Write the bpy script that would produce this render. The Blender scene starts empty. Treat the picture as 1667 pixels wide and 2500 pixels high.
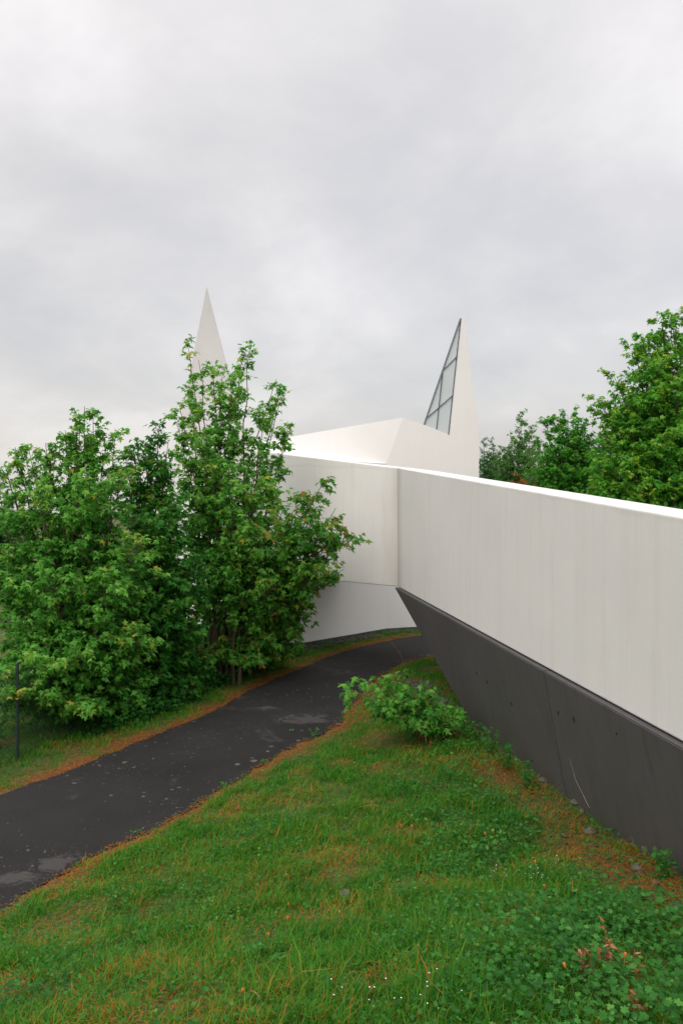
import bpy, bmesh, math, random
import numpy as np
from mathutils import Vector
sc = bpy.context.scene
COL = sc.collection
R = math.radians
rng = np.random.default_rng(7)
random.seed(7)

# ------------------------------------------------------------------ camera, sky, sun, exposure
EYE = 3.0                       # eye height above the tarmac path (metres)
F = 1944.0                      # focal length in pixels of the 1667 x 2500 photograph (28 mm lens)
cam_d = bpy.data.cameras.new('camera')
cam = bpy.data.objects.new('camera', cam_d); COL.objects.link(cam)
cam_d.sensor_fit = 'VERTICAL'; cam_d.sensor_height = 36.0; cam_d.lens = 36.0 * F / 2500.0
cam_d.clip_start = 0.05; cam_d.clip_end = 3000
cam.location = (0, 0, EYE); cam.rotation_euler = (R(90), 0, 0)
sc.camera = cam

SUN_EL, SUN_ROT = R(38), R(200)
wd = bpy.data.worlds.new('World'); sc.world = wd; wd.use_nodes = True
nt = wd.node_tree; nt.nodes.clear()
def N(t, typ, **kw):
    n = t.nodes.new(typ)
    for k, v in kw.items(): setattr(n, k, v)
    return n
out = N(nt, 'ShaderNodeOutputWorld')
bgA = N(nt, 'ShaderNodeBackground'); bgB = N(nt, 'ShaderNodeBackground'); add = N(nt, 'ShaderNodeAddShader')
sky = N(nt, 'ShaderNodeTexSky'); sky.sky_type = 'NISHITA'; sky.sun_disc = False
sky.sun_elevation = SUN_EL; sky.sun_rotation = SUN_ROT; sky.dust_density = 6; sky.ozone_density = 1
nt.links.new(sky.outputs[0], bgA.inputs[0]); bgA.inputs[1].default_value = 0.05
tc = N(nt, 'ShaderNodeTexCoord'); sep = N(nt, 'ShaderNodeSeparateXYZ')
nt.links.new(tc.outputs['Generated'], sep.inputs[0])
def wm(op, a, b=None, clamp=False):
    n = N(nt, 'ShaderNodeMath', operation=op); n.use_clamp = clamp
    for i, v in enumerate((a, b)):
        if v is None: continue
        if isinstance(v, (int, float)): n.inputs[i].default_value = v
        else: nt.links.new(v, n.inputs[i])
    return n.outputs[0]
zc = wm('MAXIMUM', sep.outputs[2], 0.0); zden = wm('ADD', zc, 0.38)
cx_ = wm('DIVIDE', sep.outputs[0], zden); cy_ = wm('DIVIDE', sep.outputs[1], zden)
cmb = N(nt, 'ShaderNodeCombineXYZ'); nt.links.new(cx_, cmb.inputs[0]); nt.links.new(cy_, cmb.inputs[1])
mp = N(nt, 'ShaderNodeMapping'); nt.links.new(cmb.outputs[0], mp.inputs[0])
mp.inputs['Rotation'].default_value = (0, 0, R(25)); mp.inputs['Location'].default_value = (3.1, 1.7, 0)
n1 = N(nt, 'ShaderNodeTexNoise'); n1.inputs['Scale'].default_value = 2.3; n1.inputs['Detail'].default_value = 9; n1.inputs['Roughness'].default_value = 0.56
n1.inputs['Distortion'].default_value = 0.15
nt.links.new(mp.outputs[0], n1.inputs[0])
n2 = N(nt, 'ShaderNodeTexNoise'); n2.inputs['Scale'].default_value = 0.9; n2.inputs['Detail'].default_value = 2
nt.links.new(mp.outputs[0], n2.inputs[0])
mixn = wm('ADD', wm('MULTIPLY', n1.outputs[0], 0.62), wm('MULTIPLY', n2.outputs[0], 0.38))
cr = N(nt, 'ShaderNodeValToRGB'); nt.links.new(mixn, cr.inputs[0])
e = cr.color_ramp.elements
e[0].position = 0.38; e[0].color = (0.545, 0.524, 0.508, 1)
e[1].position = 0.60; e[1].color = (0.75, 0.712, 0.685, 1)
e2 = cr.color_ramp.elements.new(0.49); e2.color = (0.635, 0.600, 0.572, 1)
# an overcast sky is brighter towards the zenith (CIE overcast)
zen = wm('ADD', 1.02, wm('MULTIPLY', wm('POWER', zc, 4.0), 3.4))
vm = N(nt, 'ShaderNodeVectorMath', operation='SCALE'); nt.links.new(cr.outputs[0], vm.inputs[0]); nt.links.new(zen, vm.inputs['Scale'])
nt.links.new(vm.outputs[0], bgB.inputs[0]); bgB.inputs[1].default_value = 0.98
nt.links.new(bgA.outputs[0], add.inputs[0]); nt.links.new(bgB.outputs[0], add.inputs[1]); nt.links.new(add.outputs[0], out.inputs[0])

sun_d = bpy.data.lights.new('sun', 'SUN'); sun = bpy.data.objects.new('sun', sun_d); COL.objects.link(sun)
sun_d.energy = 0.95; sun_d.angle = R(60); sun_d.color = (1.0, 0.995, 0.99)
# sun direction: high, behind the camera
sdir = Vector((math.sin(SUN_ROT) * math.cos(SUN_EL), math.cos(SUN_ROT) * math.cos(SUN_EL), math.sin(SUN_EL)))
sun.rotation_euler = sdir.to_track_quat('Z', 'Y').to_euler()
sc.view_settings.view_transform = 'Standard'; sc.view_settings.look = 'None'
sc.view_settings.exposure = 0.0; sc.view_settings.gamma = 1.0; sc.view_settings.use_curve_mapping = False
sc.cycles.max_bounces = 6; sc.cycles.transparent_max_bounces = 4; sc.cycles.use_denoising = True

# ------------------------------------------------------------------ helpers
def P(px, py, Y):
    return Vector(((px - 833.5) / F * Y, Y, EYE - (py - 1250.0) / F * Y))
def tag(o, label=None, cat=None, group=None, kind=None):
    if label: o['label'] = label
    if cat: o['category'] = cat
    if group: o['group'] = group
    if kind: o['kind'] = kind
    return o
def empty(name, loc=(0, 0, 0)):
    o = bpy.data.objects.new(name, None); COL.objects.link(o); o.location = loc; o.empty_display_size = 0.2
    return o
def link(name, me, mat, parent=None, origin=(0, 0, 0)):
    if mat: me.materials.append(mat)
    o = bpy.data.objects.new(name, me); COL.objects.link(o)
    if parent is not None:
        o.parent = parent; o.location = -parent.location if parent.parent is None else (0, 0, 0)
    else: o.location = origin
    return o
def local(name, me, mat, parent):
    """a part whose mesh is already in its parent's local coordinates"""
    if mat and not me.materials: me.materials.append(mat)
    o = bpy.data.objects.new(name, me); COL.objects.link(o); o.parent = parent
    return o
def npmesh(name, V, faces_flat, counts, smooth=False, attrs=None):
    me = bpy.data.meshes.new(name)
    V = np.asarray(V, dtype=np.float32); nv = len(V)
    counts = np.asarray(counts, dtype=np.int32); faces_flat = np.asarray(faces_flat, dtype=np.int32)
    me.vertices.add(nv); me.vertices.foreach_set('co', V.ravel())
    me.loops.add(len(faces_flat)); me.loops.foreach_set('vertex_index', faces_flat)
    me.polygons.add(len(counts))
    st = np.zeros(len(counts), dtype=np.int32); st[1:] = np.cumsum(counts)[:-1]
    me.polygons.foreach_set('loop_start', st); me.polygons.foreach_set('loop_total', counts)
    me.polygons.foreach_set('use_smooth', np.full(len(counts), smooth, dtype=bool))
    for k, a in (attrs or {}).items():
        at = me.attributes.new(k, 'FLOAT', 'POINT'); at.data.foreach_set('value', np.asarray(a, dtype=np.float32))
    me.update(calc_edges=True)
    return me
def pymesh(name, V, Fs, bevel=0.0, smooth=False):
    bm = bmesh.new(); vs = [bm.verts.new(v) for v in V]
    for f in Fs:
        try: bm.faces.new([vs[i] for i in f])
        except ValueError: pass
    bmesh.ops.recalc_face_normals(bm, faces=bm.faces)
    if bevel:
        bmesh.ops.bevel(bm, geom=[e for e in bm.edges], offset=bevel, segments=2, affect='EDGES', profile=0.5)
    me = bpy.data.meshes.new(name); bm.to_mesh(me); bm.free()
    if smooth:
        for p in me.polygons: p.use_smooth = True
    return me
def hashn(ix, iy, s):
    h = (ix * 374761393 + iy * 668265263 + s * 1442695041) & 0xffffffff
    h = ((h ^ (h >> 13)) * 1274126177) & 0xffffffff
    return ((h ^ (h >> 16)) & 0xffff) / 65535.0
def vnoise(x, y, s=0):
    x = np.asarray(x, float); y = np.asarray(y, float)
    ix = np.floor(x).astype(np.int64); iy = np.floor(y).astype(np.int64)
    fx = x - ix; fy = y - iy; fx = fx * fx * (3 - 2 * fx); fy = fy * fy * (3 - 2 * fy)
    a = hashn(ix, iy, s); b = hashn(ix + 1, iy, s); c = hashn(ix, iy + 1, s); d = hashn(ix + 1, iy + 1, s)
    return (a * (1 - fx) + b * fx) * (1 - fy) + (c * (1 - fx) + d * fx) * fy
def fbm(x, y, s=0, o=3):
    t = 0; a = 0.5; n = 0
    for k in range(o):
        t = t + a * vnoise(x * 2 ** k, y * 2 ** k, s + k); n += a; a *= 0.5
    return t / n
def sstep(a, b, x):
    t = np.clip((x - a) / (b - a), 0, 1); return t * t * (3 - 2 * t)

# ------------------------------------------------------------------ materials
def mat(name):
    m = bpy.data.materials.new(name); m.use_nodes = True
    t = m.node_tree; b = t.nodes['Principled BSDF']
    return m, t, b
def noise(t, vec, scale, detail=4, rough=0.5, dist=0.0):
    n = N(t, 'ShaderNodeTexNoise'); n.inputs['Scale'].default_value = scale; n.inputs['Detail'].default_value = detail
    n.inputs['Roughness'].default_value = rough; n.inputs['Distortion'].default_value = dist
    if vec is not None: t.links.new(vec, n.inputs[0])
    return n.outputs[0]
def ramp(t, fac, stops):
    r = N(t, 'ShaderNodeValToRGB'); t.links.new(fac, r.inputs[0]); el = r.color_ramp.elements
    el[0].position, el[0].color = stops[0][0], (*stops[0][1], 1)
    el[1].position, el[1].color = stops[-1][0], (*stops[-1][1], 1)
    for p, c in stops[1:-1]: q = el.new(p); q.color = (*c, 1)
    return r.outputs[0]
def mixc(t, fac, a, b, blend='MIX'):
    n = N(t, 'ShaderNodeMix', data_type='RGBA', blend_type=blend)
    if isinstance(fac, (int, float)): n.inputs[0].default_value = fac
    else: t.links.new(fac, n.inputs[0])
    for i, v in ((6, a), (7, b)):
        if isinstance(v, tuple): n.inputs[i].default_value = (*v, 1)
        else: t.links.new(v, n.inputs[i])
    return n.outputs[2]
def tmath(t, op, a, b=None, clamp=False):
    n = N(t, 'ShaderNodeMath', operation=op); n.use_clamp = clamp
    for i, v in enumerate((a, b)):
        if v is None: continue
        if isinstance(v, (int, float)): n.inputs[i].default_value = v
        else: t.links.new(v, n.inputs[i])
    return n.outputs[0]
def mapping(t, vec, scale=(1, 1, 1), rot=(0, 0, 0), loc=(0, 0, 0)):
    n = N(t, 'ShaderNodeMapping'); t.links.new(vec, n.inputs[0])
    n.inputs['Scale'].default_value = scale; n.inputs['Rotation'].default_value = rot; n.inputs['Location'].default_value = loc
    return n.outputs[0]
def wpos(t): return N(t, 'ShaderNodeNewGeometry').outputs['Position']
def bump(t, b, h, strength, dist=0.01):
    n = N(t, 'ShaderNodeBump'); n.inputs['Strength'].default_value = strength; n.inputs['Distance'].default_value = dist
    t.links.new(h, n.inputs['Height']); t.links.new(n.outputs[0], b.inputs['Normal'])

def concrete_paint(name, c0, c1, streak, streak_c, grain=0.25):
    m, t, b = mat(name); p = wpos(t)
    base = ramp(t, noise(t, p, 0.55, 5, 0.6), [(0.3, c0), (0.7, c1)])
    st = noise(t, mapping(t, p, (1, 1, 0.06)), 7.0, 5, 0.62)
    st2 = noise(t, mapping(t, p, (1, 1, 0.12)), 26.0, 3, 0.6)
    f = tmath(t, 'MULTIPLY', tmath(t, 'SUBTRACT', tmath(t, 'ADD', st, tmath(t, 'MULTIPLY', st2, 0.5)), 0.74, True), streak, True)
    col = mixc(t, f, base, streak_c)
    sp = noise(t, p, 160, 2, 0.5)
    col = mixc(t, grain * 0.35, col, ramp(t, sp, [(0.35, (c0[0] * .55,) * 3), (0.65, (1, 1, 1))]), 'MULTIPLY')
    t.links.new(col, b.inputs['Base Color']); b.inputs['Roughness'].default_value = 0.75
    bump(t, b, tmath(t, 'ADD', sp, noise(t, p, 9, 4)), 0.25, 0.004)
    return m
def grime(m):
    t = m.node_tree; b = t.nodes['Principled BSDF']; p = wpos(t); s3 = N(t, 'ShaderNodeSeparateXYZ'); t.links.new(p, s3.inputs[0])
    src = b.inputs['Base Color'].links[0].from_socket
    # rain grime just under the coping and down the corner joint
    top = tmath(t, 'ADD', tmath(t, 'MULTIPLY', s3.outputs[1], 0.09), 2.517)
    d = tmath(t, 'ADD', tmath(t, 'SUBTRACT', top, s3.outputs[2]), tmath(t, 'MULTIPLY', noise(t, mapping(t, p, (1, 1, .3)), 2.2, 5), -0.16))
    k = tmath(t, 'MULTIPLY', tmath(t, 'SUBTRACT', 0.035, tmath(t, 'ABSOLUTE', tmath(t, 'SUBTRACT', d, -.07)), True), tmath(t, 'MULTIPLY', noise(t, p, 1.3, 3), 22), True)
    c = N(t, 'ShaderNodeVectorMath', operation='DISTANCE'); cm = N(t, 'ShaderNodeCombineXYZ'); t.links.new(s3.outputs[0], cm.inputs[0]); t.links.new(s3.outputs[1], cm.inputs[1]); t.links.new(cm.outputs[0], c.inputs[0]); c.inputs[1].default_value = (0.99, 13.95, 0)
    k2 = tmath(t, 'MULTIPLY', tmath(t, 'SUBTRACT', tmath(t, 'ADD', 0.16, tmath(t, 'MULTIPLY', noise(t, mapping(t, p, (1, 1, .2)), 5, 3), .45)), c.outputs['Value'], True), 1.8, True)
    t.links.new(mixc(t, tmath(t, 'MAXIMUM', tmath(t, 'MULTIPLY', k, .35), tmath(t, 'MULTIPLY', k2, .7)), src, (0.36, 0.34, 0.29)), b.inputs['Base Color'])
    return m
M_PARAPET = concrete_paint('parapet_concrete', (0.665, 0.66, 0.655), (0.735, 0.73, 0.725), 1.05, (0.55, 0.54, 0.515))
grime(M_PARAPET)
M_WHITE = concrete_paint('white_render', (0.74, 0.735, 0.735), (0.78, 0.775, 0.775), 0.5, (0.66, 0.65, 0.64), 0.12)
M_TOWER = M_WHITE
M_GREY_RENDER = concrete_paint('grey_render', (0.56, 0.545, 0.54), (0.61, 0.595, 0.585), 0.6, (0.50, 0.485, 0.47), 0.2)  # greyer copy of the white render, setting the left tower off from the sky

def dark_paint():
    m, t, b = mat('dark_grey_paint'); p = wpos(t)
    base = ramp(t, noise(t, p, 1.3, 5, 0.6), [(0.3, (0.080, 0.076, 0.079)), (0.7, (0.100, 0.095, 0.099))])
    st = noise(t, mapping(t, p, (1, 1, 0.08)), 9, 5, 0.6)
    base = mixc(t, tmath(t, 'MULTIPLY', tmath(t, 'SUBTRACT', st, 0.5, True), 2.2, True), base, (0.048, 0.046, 0.049))
    sp = noise(t, p, 230, 2)
    base = mixc(t, 0.35, base, ramp(t, sp, [(0.35, (0.6, 0.6, 0.6)), (0.66, (1, 1, 1))]), 'MULTIPLY')
    # splashed soil and algae low on the wall: a stain that belongs to the surface
    sepz = N(t, 'ShaderNodeSeparateXYZ'); t.links.new(p, sepz.inputs[0])
    lo = tmath(t, 'SUBTRACT', tmath(t, 'ADD', tmath(t, 'MULTIPLY', noise(t, p, 3.0, 4), 0.5), 0.52), sepz.outputs[2], True)
    base = mixc(t, tmath(t, 'MULTIPLY', lo, 0.9, True), base, (0.085, 0.08, 0.055))
    t.links.new(base, b.inputs['Base Color']); b.inputs['Roughness'].default_value = 0.62
    bump(t, b, tmath(t, 'ADD', sp, noise(t, p, 14, 4)), 0.35, 0.004)
    return m
M_DARK = dark_paint()
def simple(name, c, rough=0.7, metal=0.0, var=0.3, sc_=30):
    m, t, b = mat(name); p = N(t, 'ShaderNodeTexCoord').outputs['Object']
    n = noise(t, p, sc_, 4)
    t.links.new(ramp(t, n, [(0.3, tuple(x * (1 - var) for x in c)), (0.7, tuple(min(1, x * (1 + var)) for x in c))]), b.inputs['Base Color'])
    b.inputs['Roughness'].default_value = rough; b.inputs['Metallic'].default_value = metal
    bump(t, b, n, 0.3, 0.003)
    return m
M_HOLE = simple('hole_black', (0.012, 0.012, 0.012), 0.9)
M_SCRATCH = simple('chalk_scratch', (0.26, 0.24, 0.28), 0.7)
M_LEDGE = simple('worn_ledge', (0.10, 0.095, 0.105), 0.6, 0, 0.5, 9)
M_FRAME = simple('window_frame_grey', (0.11, 0.13, 0.15), 0.45, 0.2)
M_POST = simple('fence_post_green', (0.012, 0.03, 0.022), 0.5)
M_WIRE = simple('fence_wire', (0.03, 0.05, 0.035), 0.5)
M_BARK = simple('bark', (0.075, 0.055, 0.035), 0.9, 0, 0.4, 18)
M_BIRCH = simple('birch_bark', (0.25, 0.24, 0.21), 0.85, 0, 0.5, 8)
M_RUST_TWIG = simple('dry_twig', (0.22, 0.09, 0.05), 0.8)
M_STRAW = simple('dry_straw', (0.36, 0.20, 0.08), 0.8)
def glass():
    m, t, b = mat('frosted_glass'); p = wpos(t)
    t.links.new(ramp(t, noise(t, p, 1.5, 3), [(0.3, (0.50, 0.56, 0.59)), (0.7, (0.56, 0.61, 0.635))]), b.inputs['Base Color'])
    b.inputs['Roughness'].default_value = 0.25
    return m
M_GLASS = glass()

def leafmat(name, stops, trans=0.35, rough=0.6, spec=0.18):
    m, t, b = mat(name)
    a = N(t, 'ShaderNodeAttribute'); a.attribute_name = 'tint'
    p = N(t, 'ShaderNodeTexCoord').outputs['Object']
    fac = tmath(t, 'ADD', a.outputs['Fac'], tmath(t, 'MULTIPLY', tmath(t, 'SUBTRACT', noise(t, p, 1.7, 3), 0.5), 0.5), True)
    col = ramp(t, fac, stops)
    t.links.new(col, b.inputs['Base Color']); b.inputs['Roughness'].default_value = rough
    b.inputs['Specular IOR Level'].default_value = spec
    tr = N(t, 'ShaderNodeBsdfTranslucent'); ms = N(t, 'ShaderNodeMixShader'); ms.inputs[0].default_value = trans
    hs = N(t, 'ShaderNodeHueSaturation'); hs.inputs['Value'].default_value = 1.9; hs.inputs['Saturation'].default_value = 1.05
    t.links.new(col, hs.inputs['Color']); t.links.new(hs.outputs[0], tr.inputs[0])
    o = t.nodes['Material Output']
    t.links.new(b.outputs[0], ms.inputs[1]); t.links.new(tr.outputs[0], ms.inputs[2]); t.links.new(ms.outputs[0], o.inputs[0])
    return m
M_MAPLE = leafmat('maple_leaf', [(0.0, (0.020, 0.110, 0.016)), (0.42, (0.050, 0.200, 0.022)), (0.7, (0.115, 0.320, 0.045)), (0.88, (0.19, 0.37, 0.06)), (1.0, (0.34, 0.30, 0.04))])
M_MAPLE_DARK = leafmat('maple_leaf_deep', [(0.0, (0.017, 0.100, 0.015)), (0.5, (0.040, 0.180, 0.020)), (0.8, (0.11, 0.23, 0.025)), (0.93, (0.20, 0.18, 0.03)), (1.0, (0.36, 0.14, 0.03))])
M_MAPLE_SUN = leafmat('maple_leaf_mature', [(0.0, (0.022, 0.130, 0.016)), (0.5, (0.060, 0.240, 0.024)), (0.8, (0.15, 0.33, 0.032)), (1.0, (0.28, 0.34, 0.04))])
M_BIRCHLEAF = leafmat('birch_leaf', [(0.0, (0.03, 0.11, 0.022)), (0.5, (0.065, 0.18, 0.032)), (1.0, (0.14, 0.26, 0.05))])
M_POPLAR = leafmat('poplar_leaf', [(0.0, (0.02, 0.085, 0.025)), (0.5, (0.045, 0.14, 0.04)), (1.0, (0.11, 0.20, 0.07))])
M_RUST = leafmat('rust_leaf', [(0.0, (0.12, 0.10, 0.02)), (0.5, (0.30, 0.10, 0.03)), (1.0, (0.42, 0.16, 0.05))])
M_COVER = leafmat('cover_leaf', [(0.0, (0.012, 0.075, 0.010)), (0.4, (0.025, 0.130, 0.015)), (0.8, (0.055, 0.20, 0.028)), (1.0, (0.11, 0.27, 0.05))], 0.25, 0.6, 0.2)
M_GRASS = leafmat('grass_blade', [(0.0, (0.018, 0.115, 0.010)), (0.3, (0.045, 0.185, 0.014)), (0.55, (0.115, 0.215, 0.018)), (0.72, (0.21, 0.17, 0.022)), (0.84, (0.30, 0.095, 0.014)), (1.0, (0.38, 0.16, 0.035))], 0.3, 0.6, 0.15)
M_DEAD = leafmat('dead_leaf', [(0.0, (0.10, 0.045, 0.02)), (0.5, (0.26, 0.085, 0.03)), (1.0, (0.45, 0.26, 0.16))], 0.15)
M_PETAL = simple('white_petal', (0.72, 0.74, 0.70), 0.6)
M_ORANGE = simple('orange_bud', (0.42, 0.15, 0.015), 0.7)
M_STONE = simple('stone_grey', (0.085, 0.088, 0.072), 0.85, 0, 0.5, 14)
M_STONE_DARK = simple('ballast_stone', (0.06, 0.058, 0.058), 0.85, 0, 0.5, 10)
M_STALK = simple('green_stalk', (0.10, 0.16, 0.03), 0.7)

# ------------------------------------------------------------------ the lie of the land
RE = np.array([(-9.5, -9.0), (-5.6, -0.3), (-2.51, 5.85), (-2.08, 6.83), (-1.59, 7.65), (-1.27, 8.43), (-0.92, 9.25), (-0.47, 10.2),
               (-0.17, 10.65), (0.02, 11.4), (0.20, 12.36), (0.56, 13.9), (1.01, 15.1), (1.35, 15.8), (2.6, 16.9), (5.0, 18.2), (9, 20), (40, 34)])
LE = np.array([(-11.5, -9.0), (-7.4, 0.0), (-3.54, 8.25), (-3.17, 8.9), (-2.7, 9.9), (-2.26, 10.9), (-1.85, 11.9), (-1.50, 13.2),
               (-1.1, 14.2), (-0.75, 15.0), (-0.28, 16.15), (0.30, 17.2), (0.93, 18.0), (1.7, 18.9), (2.6, 19.5), (5.0, 20.6), (9, 22.3), (40, 37)])
def sdist(x, y, L):
    """signed distance to a polyline, positive on its right-hand side (looking along it)"""
    x = np.asarray(x, float); y = np.asarray(y, float)
    best = np.full(x.shape, 1e9); sg = np.ones(x.shape)
    for i in range(len(L) - 1):
        a, b = L[i], L[i + 1]; dx, dy = b - a; l2 = dx * dx + dy * dy
        t = np.clip(((x - a[0]) * dx + (y - a[1]) * dy) / l2, 0, 1)
        ex = x - a[0] - t * dx; ey = y - a[1] - t * dy; d = np.hypot(ex, ey)
        s = np.sign(dy * (x - a[0]) - dx * (y - a[1])); m = d < best - 1e-9
        best = np.where(m, d, best); sg = np.where(m, s, sg)
    return best * np.where(sg == 0, 1, sg)
AY = np.array([-40, -5, 0, 3, 4.2, 5.2, 6.5, 7.5, 10, 15, 19, 30, 80, 400.0]); AZ = np.array([2.2, 1.45, 1.28, 1.12, 0.82, 0.53, 0.40, 0.37, 0.27, 0.15, 0.12, 0.1, 0.1, 0.1])
def amp(y):
    return (np.interp(y - 0.6, AY, AZ) + np.interp(y, AY, AZ) * 2 + np.interp(y + 0.6, AY, AZ)) / 4
def gz(x, y, detail=True):
    x = np.asarray(x, float); y = np.asarray(y, float)
    dr = sdist(x, y, RE); dl = -sdist(x, y, LE)
    up = 1 - np.exp(-np.maximum(dr, 0) / 1.5)
    z = 0.05 + up * amp(y)
    z = z - 0.10 * sstep(0.3, 2.5, dl) * sstep(30, 8, y)
    if detail:
        off = np.maximum(sstep(0.05, 0.5, dr), sstep(0.05, 0.6, dl))
        z = z + off * ((fbm(x * 1.4, y * 1.4, 3) - 0.5) * 0.10 + (vnoise(x * 6, y * 6, 9) - 0.5) * 0.018) * sstep(60, 20, np.abs(y))
    return z
def gz1(x, y): return float(gz(np.array([x]), np.array([y]))[0])
def G(px, py):
    """the point of the ground seen at a pixel of the photograph"""
    ys = np.linspace(1.5, 60, 4000); zr = EYE - (py - 1250) / F * ys; xs = (px - 833.5) / F * ys
    d = zr - gz(xs, ys); i = int(np.argmax(d < 0))
    return float(xs[i]), float(ys[i])

def axis(lo, hi, fine0, fine1, step, grow):
    a = list(np.arange(fine0, fine1 + 1e-6, step)); s = step; v = a[-1]
    while v < hi: s *= grow; v += s; a.append(v)
    s = step; v = a[0]; pre = []
    while v > lo: s *= grow; v -= s; pre.append(v)
    return np.array(pre[::-1] + a)
xs = axis(-900, 900, -5.5, 4.5, 0.09, 1.22); ys = axis(-60, 1500, 1.5, 21, 0.09, 1.2)
gx, gy = np.meshgrid(xs, ys); nx, ny = len(xs), len(ys)
zz = gz(gx.ravel(), gy.ravel())
i0 = (np.arange(ny - 1)[:, None] * nx + np.arange(nx - 1)[None, :]).ravel()
me = npmesh('ground', np.stack([gx.ravel(), gy.ravel(), zz], 1), np.stack([i0, i0 + 1, i0 + nx + 1, i0 + nx], 1).ravel(), np.full(len(i0), 4), True,
            {'dry': np.clip(np.maximum(np.exp(-np.abs(sdist(gx.ravel(), gy.ravel(), RE)) / 0.22) * 1.3, 1.4 * np.exp(-np.abs(sdist(gx.ravel(), gy.ravel(), LE)) / 0.22)), 0, 1)})
def ground_mat():
    m, t, b = mat('turf_soil'); p = wpos(t)
    a = N(t, 'ShaderNodeAttribute'); a.attribute_name = 'dry'
    n = noise(t, p, 1.1, 6, 0.65); f = noise(t, p, 38, 4, 0.7)
    green = ramp(t, f, [(0.3, (0.018, 0.040, 0.008)), (0.55, (0.045, 0.095, 0.014)), (0.75, (0.09, 0.12, 0.02))])
    brown = ramp(t, f, [(0.3, (0.05, 0.020, 0.008)), (0.55, (0.17, 0.062, 0.014)), (0.78, (0.30, 0.12, 0.03))])
    fac = tmath(t, 'ADD', tmath(t, 'MULTIPLY', tmath(t, 'SUBTRACT', n, 0.42, True), 3.2, True), a.outputs['Fac'], True)
    t.links.new(mixc(t, fac, green, brown), b.inputs['Base Color']); b.inputs['Roughness'].default_value = 0.95
    bump(t, b, tmath(t, 'ADD', f, noise(t, p, 120, 3)), 0.9, 0.02)
    return m
M_GROUND = ground_mat()
tag(link('ground', me, M_GROUND), kind='structure')

# tarmac path: a sheet between its two edges, ragged by a few centimetres
def resample(L, n):
    d = np.concatenate([[0], np.cumsum(np.hypot(*np.diff(L, axis=0).T))]); t = np.linspace(0, 1, n) ** 1.0 * d[-1]
    return np.stack([np.interp(t, d, L[:, 0]), np.interp(t, d, L[:, 1])], 1)
def smooth_poly(L, n):
    p = resample(L, n)
    for _ in range(6): p[1:-1] = (p[:-2] + 2 * p[1:-1] + p[2:]) / 4
    return p
NP = 900
pr, pl = smooth_poly(RE, NP), smooth_poly(LE, NP)
s_ = np.arange(NP)
wob = (fbm(s_ * 0.35, s_ * 0 + 1, 5, 4) - 0.5) * 0.22; wob2 = (fbm(s_ * 0.33, s_ * 0 + 4, 6, 4) - 0.5) * 0.14
dv = (pr - pl) / np.linalg.norm(pr - pl, axis=1)[:, None]
pr = pr + dv * wob[:, None]; pl = pl + dv * wob2[:, None]
NC = 9; Vp = []
for k in range(NC):
    q = pl + (pr - pl) * (k / (NC - 1)); c = 4 * (k / (NC - 1)) * (1 - k / (NC - 1))
    Vp.append(np.stack([q[:, 0], q[:, 1], np.maximum(0.05, gz(q[:, 0], q[:, 1], False)) + 0.012 + 0.02 * c], 1))
Vp = np.concatenate(Vp); a0 = (np.arange(NC - 1)[:, None] * NP + np.arange(NP - 1)[None, :]).ravel()
me = npmesh('path', Vp, np.stack([a0, a0 + NP, a0 + NP + 1, a0 + 1], 1).ravel(), np.full(len(a0), 4), True)
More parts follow.
